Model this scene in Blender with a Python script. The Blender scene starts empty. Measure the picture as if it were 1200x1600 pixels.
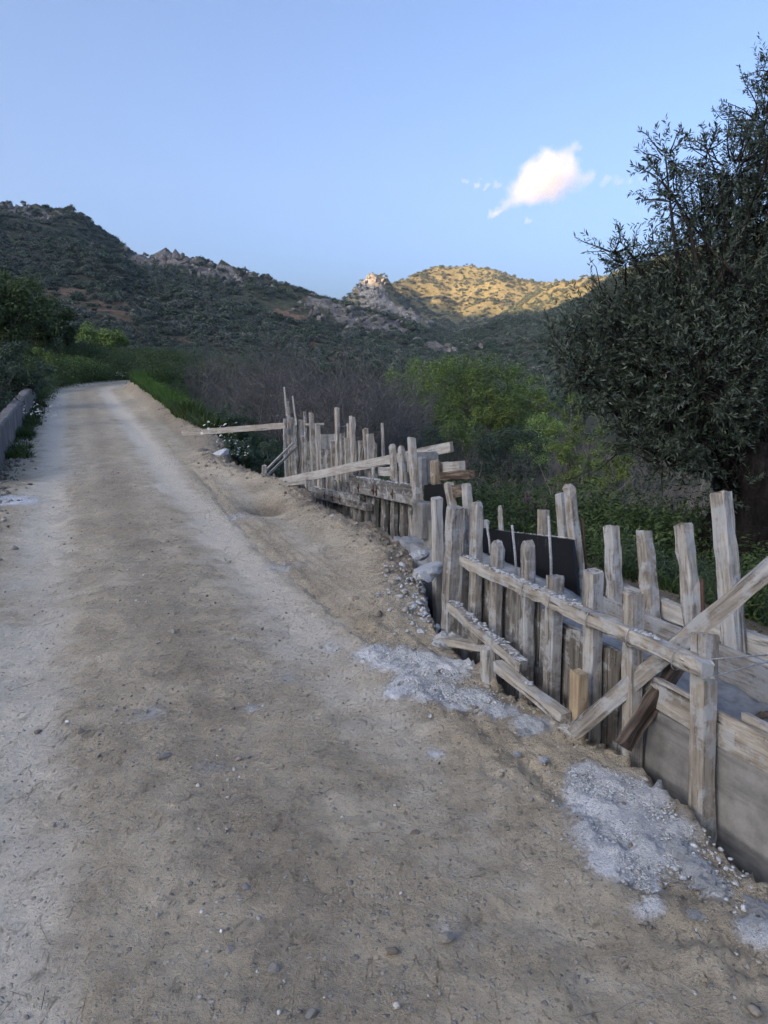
import bpy, math, random
import numpy as np
from mathutils import Vector, Matrix

# ------------------------------------------------------------------ camera
SC = bpy.context.scene
COL = SC.collection
FPX = 1200.0                                   # focal length in photo pixels (1200 wide)
PITCH = math.atan(210 / 1200.0)
EYE = 1.6
TH = math.radians(22)                          # the road runs 22 degrees left of the camera axis
CT, ST = math.cos(TH), math.sin(TH)
CP, SP = math.cos(PITCH), math.sin(PITCH)

cam_d = bpy.data.cameras.new('camera')
cam = bpy.data.objects.new('camera', cam_d)
COL.objects.link(cam)
cam.location = (0, 0, EYE)
cam.rotation_euler = (math.radians(90) - PITCH, 0, 0)
cam_d.sensor_fit = 'VERTICAL'
cam_d.sensor_height = 36.0
cam_d.lens = 36.0 * FPX / 1600.0
cam_d.clip_start = 0.05
cam_d.clip_end = 20000
SC.camera = cam

# ------------------------------------------------------------------ sky, sun, exposure
SUN_AZ = (-0.80, -0.60)                        # horizontal direction towards the sun (left, behind)
SUN_EL = math.radians(12.0)
world = bpy.data.worlds.new('World')
SC.world = world
world.use_nodes = True
wn = world.node_tree.nodes
wl = world.node_tree.links
wn.clear()
sky = wn.new('ShaderNodeTexSky')
sky.sky_type = 'NISHITA'
sky.sun_disc = False
sky.sun_elevation = SUN_EL
sky.sun_rotation = math.atan2(SUN_AZ[0], SUN_AZ[1])
sky.altitude = 0
sky.air_density = 0.5
sky.dust_density = 6.5
sky.ozone_density = 2.2
bg = wn.new('ShaderNodeBackground')
bg.inputs['Strength'].default_value = 0.15
wo = wn.new('ShaderNodeOutputWorld')
wl.new(sky.outputs[0], bg.inputs['Color'])
wl.new(bg.outputs[0], wo.inputs['Surface'])

sun_d = bpy.data.lights.new('sun', 'SUN')
sun_d.energy = 5.0
sun_d.angle = math.radians(0.5)
sun_d.color = (1.0, 0.66, 0.33)
sun = bpy.data.objects.new('sun', sun_d)
COL.objects.link(sun)
sv = Vector((SUN_AZ[0] * math.cos(SUN_EL), SUN_AZ[1] * math.cos(SUN_EL), math.sin(SUN_EL)))
sun.rotation_euler = sv.to_track_quat('Z', 'Y').to_euler()
sun.location = (-20, -20, 60)

SC.view_settings.view_transform = 'Standard'
SC.view_settings.look = 'None'
SC.view_settings.gamma = 1.0
SC.view_settings.exposure = 1.93
SC.render.engine = 'CYCLES'
SC.cycles.use_denoising = True
SC.cycles.denoiser = 'OPENIMAGEDENOISE'
SC.cycles.denoising_input_passes = 'RGB_ALBEDO_NORMAL'
SC.cycles.denoising_prefilter = 'NONE'
SC.cycles.max_bounces = 6
SC.cycles.transparent_max_bounces = 8
SC.cycles.volume_bounces = 2

# ------------------------------------------------------------------ helpers
def tag(o, label=None, cat=None, group=None, kind=None):
    if label: o['label'] = label
    if cat: o['category'] = cat
    if group: o['group'] = group
    if kind: o['kind'] = kind
    return o

def ray(u, v):
    a = (u - 600) / FPX
    b = -(v - 800) / FPX
    return np.array([a, CP + b * SP, -SP + b * CP])

def P(u, v, d):                                # a point at depth d (metres along the view axis)
    return np.array([0, 0, EYE]) + d * ray(u, v)

def to_st(x, y): return x * CT + y * ST, -x * ST + y * CT
def to_xy(s, t): return s * CT - t * ST, s * ST + t * CT
def W(s, t, z): return np.array([s * CT - t * ST, s * ST + t * CT, z])

def on_wall(u, v, s0, t0=0.0, s1=None, t1=1.0):  # hit of a sight line with the upright plane through two plan points
    if s1 is None: s1 = s0
    a = W(s0, t0, 0); b = W(s1, t1, 0)
    n = np.array([(b - a)[1], -(b - a)[0], 0])
    r = ray(u, v); c = np.array([0, 0, EYE])
    return c + r * (n @ (a - c)) / (n @ r)

def hashn(ix, iy, seed):
    h = (ix.astype(np.int64) * 374761393 + iy.astype(np.int64) * 668265263 + seed * 1442695041) & 0xFFFFFFFF
    h = ((h ^ (h >> 13)) * 1274126177) & 0xFFFFFFFF
    return ((h ^ (h >> 16)) & 0xFFFF) / 65535.0

def vnoise(x, y, seed=0):
    x = np.asarray(x, float); y = np.asarray(y, float)
    ix = np.floor(x); iy = np.floor(y)
    fx = x - ix; fy = y - iy
    fx = fx * fx * (3 - 2 * fx); fy = fy * fy * (3 - 2 * fy)
    a = hashn(ix, iy, seed); b = hashn(ix + 1, iy, seed)
    c = hashn(ix, iy + 1, seed); d = hashn(ix + 1, iy + 1, seed)
    return (a + (b - a) * fx) * (1 - fy) + (c + (d - c) * fx) * fy

def fbm(x, y, octv=4, seed=0, gain=0.5):
    tot = 0; amp = 1; nrm = 0
    for k in range(octv):
        tot = tot + amp * (vnoise(x * 2 ** k + 17.3 * k, y * 2 ** k - 9.1 * k, seed + k) * 2 - 1)
        nrm += amp; amp *= gain
    return tot / nrm

def sstep(a, b, x):
    q = np.clip((x - a) / (b - a), 0, 1)
    return q * q * (3 - 2 * q)

def mesh_np(name, V, F, mat=None, smooth=False):
    V = np.asarray(V, np.float32); F = np.asarray(F, np.int32)
    me = bpy.data.meshes.new(name)
    k = F.shape[1]
    me.vertices.add(len(V)); me.vertices.foreach_set('co', V.ravel())
    me.loops.add(F.size); me.loops.foreach_set('vertex_index', F.ravel())
    me.polygons.add(len(F))
    me.polygons.foreach_set('loop_start', np.arange(0, F.size, k, dtype=np.int32))
    me.polygons.foreach_set('loop_total', np.full(len(F), k, np.int32))
    if smooth: me.polygons.foreach_set('use_smooth', np.ones(len(F), bool))
    me.update(calc_edges=True)
    if mat: me.materials.append(mat)
    return me

def mesh_py(name, V, F, mat=None, smooth=False):
    me = bpy.data.meshes.new(name)
    me.from_pydata([tuple(v) for v in V], [], F)
    if smooth:
        for p in me.polygons: p.use_smooth = True
    me.update()
    if mat: me.materials.append(mat)
    return me

def link(name, me, parent=None, loc=None, rot=None, scale=None):
    o = bpy.data.objects.new(name, me)
    COL.objects.link(o)
    if parent: o.parent = parent
    if loc is not None: o.location = tuple(loc)
    if rot is not None: o.rotation_euler = rot
    if scale is not None: o.scale = scale if hasattr(scale, '__len__') else (scale,) * 3
    return o

def empty(name, loc, label, cat, group=None):
    o = bpy.data.objects.new(name, None)
    o.empty_display_size = 0.1
    COL.objects.link(o)
    o.location = tuple(loc)
    return tag(o, label, cat, group)

# ------------------------------------------------------------------ materials
class NT:
    def __init__(self, name, rough=0.9, spec=0.2):
        self.m = bpy.data.materials.new(name); self.m.use_nodes = True
        self.n = self.m.node_tree.nodes; self.l = self.m.node_tree.links
        self.b = self.n['Principled BSDF']; self.out = self.n['Material Output']
        self.b.inputs['Roughness'].default_value = rough
        self.b.inputs['Specular IOR Level'].default_value = spec
    def new(self, t, **kw):
        n = self.n.new(t)
        for k, v in kw.items(): setattr(n, k, v)
        return n
    def val(self, sock, v):
        if hasattr(v, 'links') or hasattr(v, 'is_linked'): self.l.new(v, sock)
        else: sock.default_value = v
    def coord(self, kind='Object', scale=None):
        c = self.new('ShaderNodeTexCoord').outputs[kind]
        if scale is not None:
            mp = self.new('ShaderNodeMapping'); self.l.new(c, mp.inputs[0]); mp.inputs['Scale'].default_value = scale
            c = mp.outputs[0]
        return c
    def noise(self, co, scale, detail=4, rough=0.55, dist=0.0):
        n = self.new('ShaderNodeTexNoise'); self.l.new(co, n.inputs['Vector'])
        n.inputs['Scale'].default_value = scale; n.inputs['Detail'].default_value = detail
        n.inputs['Roughness'].default_value = rough; n.inputs['Distortion'].default_value = dist
        return n.outputs[0]
    def voro(self, co, scale, feature='F1', out='Distance'):
        n = self.new('ShaderNodeTexVoronoi', feature=feature); self.l.new(co, n.inputs['Vector'])
        n.inputs['Scale'].default_value = scale
        return n.outputs[out]
    def ramp(self, fac, stops):
        n = self.new('ShaderNodeValToRGB'); self.l.new(fac, n.inputs[0])
        e = n.color_ramp.elements
        while len(e) < len(stops): e.new(0.5)
        for k, (p, c) in enumerate(stops):
            e[k].position = p
            e[k].color = (c, c, c, 1) if not hasattr(c, '__len__') else (*c, 1)
        return n.outputs[0]
    def mix(self, fac, a, b, mode='MIX'):
        n = self.new('ShaderNodeMix', data_type='RGBA', blend_type=mode)
        self.val(n.inputs[0], fac)
        for s, v in ((n.inputs[6], a), (n.inputs[7], b)):
            if isinstance(v, (tuple, list)): s.default_value = (*v, 1)
            else: self.l.new(v, s)
        return n.outputs[2]
    def math(self, op, a, b=0.0, clamp=False):
        n = self.new('ShaderNodeMath', operation=op, use_clamp=clamp)
        self.val(n.inputs[0], a); self.val(n.inputs[1], b)
        return n.outputs[0]
    def attr(self, name):
        return self.new('ShaderNodeAttribute', attribute_name=name).outputs['Fac']
    def bump(self, h, strength=0.5, dist=0.01, normal=None):
        n = self.new('ShaderNodeBump'); self.l.new(h, n.inputs['Height'])
        n.inputs['Strength'].default_value = strength; n.inputs['Distance'].default_value = dist
        if normal: self.l.new(normal, n.inputs['Normal'])
        return n.outputs[0]
    def color(self, c): self.val(self.b.inputs['Base Color'], c if not isinstance(c, tuple) else (*c, 1))
    def normal(self, n): self.l.new(n, self.b.inputs['Normal'])

def mat_leaf(name, c0, c1, c2, trans=0.3, rough=0.55, under=None, spec=0.25, hue_obj=True):
    m = NT(name, rough, spec)
    geo = m.new('ShaderNodeNewGeometry')
    col = m.ramp(geo.outputs['Random Per Island'], [(0.0, c0), (0.5, c1), (1.0, c2)])
    oi = m.new('ShaderNodeObjectInfo')
    if hue_obj:
        f = m.ramp(oi.outputs['Random'], [(0, 0.72), (1, 1.18)])
        col = m.mix(1.0, col, f, 'MULTIPLY')
    if under: col = m.mix(geo.outputs['Backfacing'], col, under)
    m.color(col)
    if trans > 0:
        tr = m.new('ShaderNodeBsdfTranslucent'); m.l.new(col, tr.inputs[0])
        mx = m.new('ShaderNodeMixShader'); mx.inputs[0].default_value = trans
        m.l.new(m.b.outputs[0], mx.inputs[1]); m.l.new(tr.outputs[0], mx.inputs[2])
        m.l.new(mx.outputs[0], m.out.inputs[0])
    return m.m

def mat_wood(name, dark, mid, light, crack=0.6, cement=0.0, hor=False):
    m = NT(name, 0.85, 0.15)
    oi = m.new('ShaderNodeObjectInfo')
    off = m.new('ShaderNodeVectorMath', operation='ADD')
    m.l.new(m.coord('Object'), off.inputs[0])
    cmb = m.new('ShaderNodeCombineXYZ')
    m.l.new(m.math('MULTIPLY', oi.outputs['Random'], 37.0), cmb.inputs[2]); m.l.new(m.math('MULTIPLY', oi.outputs['Random'], 11.0), cmb.inputs[0])
    m.l.new(cmb.outputs[0], off.inputs[1])
    mp = m.new('ShaderNodeMapping'); m.l.new(off.outputs[0], mp.inputs[0]); mp.inputs['Scale'].default_value = (1, 1, 0.09)
    g = m.noise(mp.outputs[0], 38, 6, 0.65, 0.4)
    g2 = m.noise(mp.outputs[0], 120, 4, 0.6)
    blotch = m.noise(off.outputs[0], 7, 4, 0.6)
    col = m.ramp(g, [(0.30, dark), (0.5, mid), (0.70, light)])
    col = m.mix(m.ramp(blotch, [(0.45, 0.0), (0.72, 0.55)]), col, m.mix(1.0, col, (0.6, 0.52, 0.45), 'MULTIPLY'))
    tint = m.ramp(oi.outputs['Random'], [(0.0, (0.68, 0.68, 0.69)), (0.3, (1.04, 1.0, 0.94)), (0.55, (0.80, 0.755, 0.70)), (0.8, (0.95, 0.94, 0.93)), (1.0, (1.14, 1.13, 1.11))])
    col = m.mix(1.0, col, tint, 'MULTIPLY')
    mp2 = m.new('ShaderNodeMapping'); m.l.new(off.outputs[0], mp2.inputs[0]); mp2.inputs['Scale'].default_value = (1, 1, 0.05)
    ck = m.noise(mp2.outputs[0], 22, 3, 0.5, 0.8)
    ckm = m.ramp(ck, [(0.33, 1.0), (0.37, 0.0)])
    spots = m.ramp(m.noise(off.outputs[0], 55, 3, 0.7), [(0.28, 1.0), (0.34, 0.0)])
    col = m.mix(m.math('MULTIPLY', ckm, crack), col, (0.045, 0.038, 0.032))
    col = m.mix(m.math('MULTIPLY', spots, 0.7), col, (0.06, 0.05, 0.045))
    if cement > 0:
        cm = m.ramp(m.noise(off.outputs[0], 9, 5, 0.7), [(0.62 - 0.25 * cement, 0.0), (0.72 - 0.25 * cement, 1.0)])
        col = m.mix(m.math('MULTIPLY', cm, 0.75), col, (0.40, 0.41, 0.42))
    m.color(col)
    h = m.math('SUBTRACT', m.math('ADD', g, m.math('MULTIPLY', g2, 0.4)), m.math('MULTIPLY', ckm, 1.1))
    m.normal(m.bump(h, 0.9, 0.009))
    return m.m

def mat_rock(name, a, b, scale=9.0, bump=0.7):
    m = NT(name, 0.92, 0.15)
    oi = m.new('ShaderNodeObjectInfo')
    co = m.coord('Object')
    n = m.noise(co, scale, 6, 0.65)
    col = m.ramp(n, [(0.3, a), (0.7, b)])
    col = m.mix(1.0, col, m.ramp(oi.outputs['Random'], [(0, 0.75), (1, 1.2)]), 'MULTIPLY')
    m.color(col)
    m.normal(m.bump(m.noise(co, scale * 4, 5, 0.7), bump, 0.01))
    return m.m

# road and soil: masks are stored on the mesh (track, cement, soil, grass)
def mat_ground():
    m = NT('dirt', 0.95, 0.12)
    co = m.coord('Object')
    big = m.noise(co, 0.8, 5, 0.6)
    mid = m.noise(co, 5.0, 7, 0.66)
    fine = m.noise(co, 38.0, 6, 0.75)
    grit = m.noise(co, 150.0, 4, 0.8)
    sand = m.ramp(mid, [(0.25, (0.40, 0.335, 0.24)), (0.5, (0.53, 0.455, 0.34)), (0.75, (0.62, 0.545, 0.425))])
    sand = m.mix(m.ramp(big, [(0.40, 0.0), (0.64, 0.5)]), sand, (0.40, 0.325, 0.225))
    packed = m.ramp(fine, [(0.25, (0.53, 0.47, 0.38)), (0.7, (0.65, 0.59, 0.495))])
    tr = m.attr('track')
    trn = m.math('ADD', tr, m.math('MULTIPLY', m.math('SUBTRACT', mid, 0.5), 0.9))
    tf = m.ramp(trn, [(0.25, 0.0), (0.8, 0.92)])
    col = m.mix(tf, sand, packed)
    so = m.attr('soil')
    son = m.math('ADD', so, m.math('MULTIPLY', m.math('SUBTRACT', mid, 0.5), 0.9))
    soil = m.ramp(fine, [(0.25, (0.14, 0.112, 0.08)), (0.55, (0.26, 0.212, 0.155)), (0.8, (0.40, 0.34, 0.265))])
    sf = m.ramp(son, [(0.3, 0.0), (0.75, 1.0)])
    col = m.mix(sf, col, soil)
    # loose grit gathers between the tracks, the packed tracks stay clean
    loose = m.math('SUBTRACT', 1.0, m.math('MULTIPLY', tf, 0.75))
    patch = m.ramp(m.noise(co, 2.2, 5, 0.7), [(0.36, 0.15), (0.62, 1.0)])
    amt = m.math('MULTIPLY', loose, patch)
    dk = m.math('MULTIPLY', m.ramp(fine, [(0.34, 1.0), (0.46, 0.0)]), amt)
    col = m.mix(m.math('MULTIPLY', dk, 0.6), col, (0.105, 0.094, 0.082))
    dk2 = m.math('MULTIPLY', m.ramp(grit, [(0.32, 1.0), (0.45, 0.0)]), m.math('ADD', m.math('MULTIPLY', amt, 0.8), 0.2))
    col = m.mix(m.math('MULTIPLY', dk2, 0.7), col, (0.11, 0.10, 0.088))
    lt = m.math('MULTIPLY', m.ramp(grit, [(0.60, 0.0), (0.70, 1.0)]), amt)
    col = m.mix(m.math('MULTIPLY', lt, 0.6), col, (0.60, 0.58, 0.55))
    rough2 = m.noise(co, 13.0, 7, 0.8, 0.5)
    cl2 = m.math('MULTIPLY', m.ramp(rough2, [(0.36, 1.0), (0.47, 0.0)]), amt)
    col = m.mix(m.math('MULTIPLY', cl2, 0.38), col, (0.15, 0.135, 0.115))
    mp_ = m.new('ShaderNodeMapping'); m.l.new(co, mp_.inputs[0]); mp_.inputs['Rotation'].default_value = (0, 0, -TH); mp_.inputs['Scale'].default_value = (1, .3, 1)
    crv = m.noise(mp_.outputs[0], 30.0, 8, 0.85, 0.8)
    ck3 = m.math('MULTIPLY', m.ramp(crv, [(0.33, 1.0), (0.42, 0.0)]), m.math('ADD', m.math('MULTIPLY', amt, .75), .25))
    col = m.mix(m.math('MULTIPLY', ck3, 0.85), col, (0.085, 0.072, 0.058))  # darkened crevices: shade of the cracks painted into the colour, with dark grit
    # stone chips of two sizes
    hs = None
    wn_ = m.new('ShaderNodeTexNoise'); m.l.new(co, wn_.inputs['Vector']); wn_.inputs['Scale'].default_value = 70; wn_.inputs['Detail'].default_value = 3
    wv = m.new('ShaderNodeVectorMath', operation='SCALE'); m.l.new(wn_.outputs['Color'], wv.inputs[0]); wv.inputs['Scale'].default_value = .022
    wa_ = m.new('ShaderNodeVectorMath', operation='ADD'); m.l.new(co, wa_.inputs[0]); m.l.new(wv.outputs[0], wa_.inputs[1])
    for sc_, thr in ((46.0, 0.84), (105.0, 0.74)):
        vn = m.new('ShaderNodeTexVoronoi'); m.l.new(wa_.outputs[0], vn.inputs['Vector']); vn.inputs['Scale'].default_value = sc_
        sp = m.new('ShaderNodeSeparateColor'); m.l.new(vn.outputs['Color'], sp.inputs[0])
        pick = m.math('GREATER_THAN', m.math('ADD', sp.outputs[0], m.math('MULTIPLY', amt, 0.10)), thr + 0.06)
        body = m.ramp(vn.outputs['Distance'], [(0.22, 1.0), (0.40, 0.0)])
        k = m.math('MULTIPLY', pick, body)
        chip = m.ramp(sp.outputs[1], [(0.0, (0.22, 0.21, 0.195)), (0.5, (0.40, 0.385, 0.36)), (1.0, (0.66, 0.645, 0.62))])
        col = m.mix(m.math('MULTIPLY', k, 0.8), col, chip)
        hk = m.math('MULTIPLY', k, 1.1 if sc_ < 60 else 0.6)
        hs = hk if hs is None else m.math('ADD', hs, hk)
    gr = m.attr('grass')
    grn = m.math('ADD', gr, m.math('MULTIPLY', m.math('SUBTRACT', mid, 0.5), 0.8))
    turf = m.ramp(fine, [(0.3, (0.026, 0.030, 0.018)), (0.7, (0.085, 0.082, 0.05))])
    col = m.mix(m.ramp(grn, [(0.35, 0.0), (0.65, 1.0)]), col, turf)
    ce = m.attr('cement')
    nz = m.math('ADD', m.math('MULTIPLY', m.noise(co, 13.0, 8, 0.8), 0.75), m.math('MULTIPLY', fine, 0.5))
    cen = m.math('ADD', ce, m.math('MULTIPLY', m.math('SUBTRACT', nz, 0.625), 2.6))
    cem = m.ramp(grit, [(0.25, (0.50, 0.51, 0.525)), (0.65, (0.77, 0.78, 0.80))])
    cf = m.ramp(cen, [(0.10, 0.0), (0.42, 1.0)])
    cf = m.math('MULTIPLY', cf, m.ramp(ce, [(0.06, 0.0), (0.6, 1.0)]))
    col = m.mix(m.math('MULTIPLY', cf, 0.93), col, cem)
    m.color(col)
    h = m.math('ADD', m.math('ADD', m.math('MULTIPLY', fine, 1.4), m.math('MULTIPLY', rough2, 2.0)), m.math('MULTIPLY', grit, 0.4))
    h = m.math('ADD', m.math('MULTIPLY', h, m.math('ADD', m.math('MULTIPLY', amt, 0.7), 0.4)), hs)
    h = m.math('ADD', m.math('SUBTRACT', h, m.math('MULTIPLY', ck3, 1.2)), m.math('MULTIPLY', cf, 0.7))
    m.normal(m.bump(h, 1.0, 0.016))
    return m.m

def mat_hill():
    m = NT('hillside', 0.95, 0.1)
    co = m.coord('Object')
    n1 = m.noise(co, 0.03, 6, 0.65)
    n2 = m.noise(co, 0.25, 6, 0.7)
    scrub = m.ramp(n2, [(0.3, (0.052, 0.064, 0.042)), (0.55, (0.095, 0.10, 0.066)), (0.75, (0.165, 0.155, 0.105))])
    earth = m.ramp(n2, [(0.3, (0.16, 0.10, 0.066)), (0.7, (0.31, 0.21, 0.145))])
    rock = m.ramp(m.noise(co, 0.16, 8, 0.8, 0.6), [(0.32, (0.075, 0.072, 0.068)), (0.5, (0.22, 0.205, 0.19)), (0.7, (0.40, 0.38, 0.355))])
    dry = m.ramp(n2, [(0.3, (0.11, 0.098, 0.05)), (0.7, (0.23, 0.20, 0.11))])  # dry grass colour with the sunlit brightness of the far slopes painted in
    scrub = m.mix(m.attr('dry'), scrub, dry)
    rk = m.math('ADD', m.math('MULTIPLY', m.attr('rock'), 0.85), m.math('MULTIPLY', m.math('SUBTRACT', m.noise(co, 0.055, 8, 0.8), 0.5), 2.2))
    eh = m.math('ADD', m.math('MULTIPLY', m.attr('earth'), 0.6), m.math('MULTIPLY', m.math('SUBTRACT', m.noise(co, 0.07, 7, 0.75), 0.5), 1.8))
    col = m.mix(m.ramp(eh, [(0.45, 0.0), (0.6, 1.0)]), scrub, earth)
    col = m.mix(m.ramp(rk, [(0.45, 0.0), (0.58, 1.0)]), col, rock)
    m.color(col)
    m.normal(m.bump(m.noise(co, 0.25, 8, 0.8), 1.0, 3.0))
    return m.m

def mat_concrete(name, a, b, streak=0.5, scale=3.0):
    m = NT(name, 0.9, 0.15)
    co = m.coord('Object')
    n = m.noise(co, scale, 7, 0.65)
    col = m.ramp(n, [(0.3, a), (0.7, b)])
    st = m.noise(m.coord('Object', (1, 1, 0.12)), scale * 3.5, 5, 0.6)
    col = m.mix(m.math('MULTIPLY', m.ramp(st, [(0.48, 0.0), (0.68, 1.0)]), streak), col, (0.07, 0.07, 0.068))
    m.color(col)
    m.normal(m.bump(m.noise(co, scale * 16, 6, 0.7), 0.5, 0.008))
    return m.m

M = {}
M['ground'] = mat_ground()
M['hill'] = mat_hill()
M['wood'] = mat_wood('weathered_wood', (0.12, 0.111, 0.10), (0.335, 0.318, 0.29), (0.52, 0.50, 0.465), cement=0.55)
M['wood_dark'] = mat_wood('grey_boards', (0.075, 0.073, 0.070), (0.175, 0.170, 0.162), (0.31, 0.302, 0.288), cement=0.4)
M['wood_pale'] = mat_wood('pale_plank', (0.26, 0.25, 0.23), (0.42, 0.41, 0.39), (0.54, 0.53, 0.51), crack=0.4, cement=0.3)
M['wood_yellow'] = mat_wood('yellow_stake', (0.25, 0.195, 0.125), (0.37, 0.305, 0.215), (0.47, 0.40, 0.30), crack=0.4)
M['wood_tan'] = mat_wood('tan_stub', (0.20, 0.17, 0.135), (0.33, 0.29, 0.24), (0.44, 0.40, 0.34), crack=0.5, cement=.2)
M['wood_brown'] = mat_wood('split_bark_plank', (0.03, 0.024, 0.020), (0.125, 0.098, 0.080), (0.30, 0.26, 0.215), crack=0.8)
M['panel'] = mat_concrete('cement_stained_plywood', (0.13, 0.127, 0.12), (0.33, 0.322, 0.305), 0.6, 5.0)
M['parapet'] = mat_concrete('old_parapet_concrete', (0.10, 0.094, 0.09), (0.24, 0.228, 0.22), 0.9, 2.8)
M['fill'] = mat_concrete('fresh_concrete', (0.17, 0.175, 0.18), (0.33, 0.34, 0.35), 0.3, 7.0)
M['cement'] = mat_rock('cement_lump', (0.32, 0.33, 0.34), (0.60, 0.615, 0.635), 30, 0.9)
M['stone'] = mat_rock('road_stone', (0.17, 0.155, 0.14), (0.40, 0.375, 0.345), 14, 0.5)
M['clod'] = mat_rock('earth_clod', (0.17, 0.145, 0.115), (0.34, 0.30, 0.25), 18, 0.8)
M['rubble'] = mat_rock('white_rubble', (0.30, 0.31, 0.32), (0.60, 0.61, 0.62), 5, 0.5)
def _plain(name, c, rough, spec=0.3, metal=0.0, nz=30):
    m = NT(name, rough, spec)
    n = m.noise(m.coord('Object'), nz, 5, 0.7)
    m.color(m.ramp(n, [(0.3, tuple(x * 0.65 for x in c)), (0.7, tuple(min(1, x * 1.3) for x in c))]))
    m.b.inputs['Metallic'].default_value = metal
    m.normal(m.bump(n, 0.4, 0.003))
    return m.m
M['rebar_pale'] = _plain('cement_coated_steel', (0.34, 0.34, 0.34), 0.8, nz=60)
M['rebar_rust'] = _plain('rusty_steel', (0.075, 0.042, 0.030), 0.8, nz=80)
M['wire'] = _plain('tie_wire', (0.35, 0.36, 0.38), 0.5, 0.5, 0.6, 90)
def _black():
    m = NT('black_film_plywood', 0.42, 0.4)
    co = m.coord('Object')
    sc = m.ramp(m.noise(m.coord('Object', (1, 1, 0.35)), 24, 6, 0.75), [(0.60, 0.0), (0.70, 1.0)])
    col = m.mix(m.math('MULTIPLY', sc, 0.5), (0.0075, 0.008, 0.010), (0.20, 0.20, 0.21))
    m.color(col); m.normal(m.bump(m.noise(co, 20, 5, 0.6), 0.2, 0.004))
    return m.m
M['black'] = _black()
M['bark'] = mat_rock('olive_bark', (0.012, 0.010, 0.009), (0.048, 0.041, 0.036), 10, 1.0)
def _bark():
    m = NT('gnarled_bark', .95, .1)
    co = m.coord('Object', (1, 1, .3))
    n = m.noise(co, 9, 8, .75, 1.2); n2 = m.noise(co, 28, 6, .75, .6)
    m.color(m.ramp(m.math('ADD', m.math('MULTIPLY', n, .65), m.math('MULTIPLY', n2, .35)), [(.36, (.007, .0065, .006)), (.5, (.028, .025, .023)), (.66, (.075, .068, .062))]))
    m.normal(m.bump(m.math('ADD', n, m.math('MULTIPLY', n2, .5)), 1.0, .06))
    return m.m
M['trunk_bark'] = _bark()
M['twig'] = mat_rock('grey_twigs', (0.085, 0.084, 0.084), (0.175, 0.172, 0.17), 6, 0.3)
M['olive'] = mat_leaf('olive_leaves', (0.020, 0.030, 0.018), (0.034, 0.050, 0.029), (0.062, 0.085, 0.050), 0.12, 0.45, under=(0.085, 0.108, 0.080), spec=0.35, hue_obj=False)
M['spring'] = mat_leaf('spring_leaves', (0.105, 0.166, 0.050), (0.173, 0.258, 0.073), (0.276, 0.369, 0.115), 0.35)
M['forest'] = mat_leaf('roadside_leaves', (0.057, 0.086, 0.037), (0.089, 0.130, 0.055), (0.135, 0.182, 0.075), 0.3)
M['lime'] = mat_leaf('lime_leaves', (0.103, 0.144, 0.033), (0.154, 0.205, 0.053), (0.220, 0.274, 0.083), 0.35)
M['dull'] = mat_leaf('dull_leaves', (0.041, 0.068, 0.043), (0.068, 0.103, 0.066), (0.113, 0.156, 0.098), 0.25)
M['maquis'] = mat_leaf('maquis_leaves', (0.043, 0.064, 0.045), (0.084, 0.114, 0.077), (0.152, 0.177, 0.127), 0.2)
M['maquis2'] = mat_leaf('maquis_grey_leaves', (0.065, 0.079, 0.061), (0.111, 0.127, 0.101), (0.187, 0.200, 0.163), 0.2)
M['grass'] = mat_leaf('grass_blades', (0.042, 0.090, 0.018), (0.072, 0.147, 0.027), (0.128, 0.210, 0.051), 0.35)
M['weed'] = mat_leaf('weed_leaves', (0.035, 0.061, 0.022), (0.067, 0.106, 0.035), (0.115, 0.160, 0.058), 0.3)
M['dry'] = mat_leaf('dry_stalks', (0.105, 0.090, 0.072), (0.180, 0.158, 0.128), (0.277, 0.247, 0.203), 0.2)
M['petal'] = mat_leaf('white_petals', (0.55, 0.55, 0.52), (0.68, 0.68, 0.66), (0.76, 0.76, 0.74), 0.2)
M['pink'] = mat_leaf('mauve_flower_spikes', (0.14, 0.07, 0.13), (0.22, 0.11, 0.20), (0.32, 0.18, 0.28), 0.2)

# ------------------------------------------------------------------ terrain heights
def zr(t): return 0.042 * np.logaddexp(0, (np.minimum(t, 42) - 7) / 1.5) * 1.5
def shift(t): return 0.033 * np.clip(t - 32, 0, 9) ** 2 + .59 * np.clip(t - 41, 0, 29)
LIP_T = np.array([-6, 0, 1.5, 1.9, 2.4, 2.8, 3.25, 4.06, 4.6, 5.5, 6.1, 6.9, 7.7, 8.4, 9.2, 10.0, 11.0, 12.0, 12.7, 14.0, 16.5, 19.4, 23.3, 33, 60])
LIP_S = np.array([1.9, 1.9, 1.90, 1.99, 2.07, 2.02, 1.96, 1.98, 2.18, 2.45, 2.72, 2.82, 2.70, 2.60, 2.72, 2.82, 2.48, 2.30, 2.30, 2.52, 2.72, 2.62, 2.45, 2.55, 2.6])
def s_lip(t): return np.interp(t, LIP_T, LIP_S) + (0.04 + .07 * sstep(3.5, 6, t)) * fbm(t * 2.6, t * 0 + 3.3, 5, 5, .65)

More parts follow.
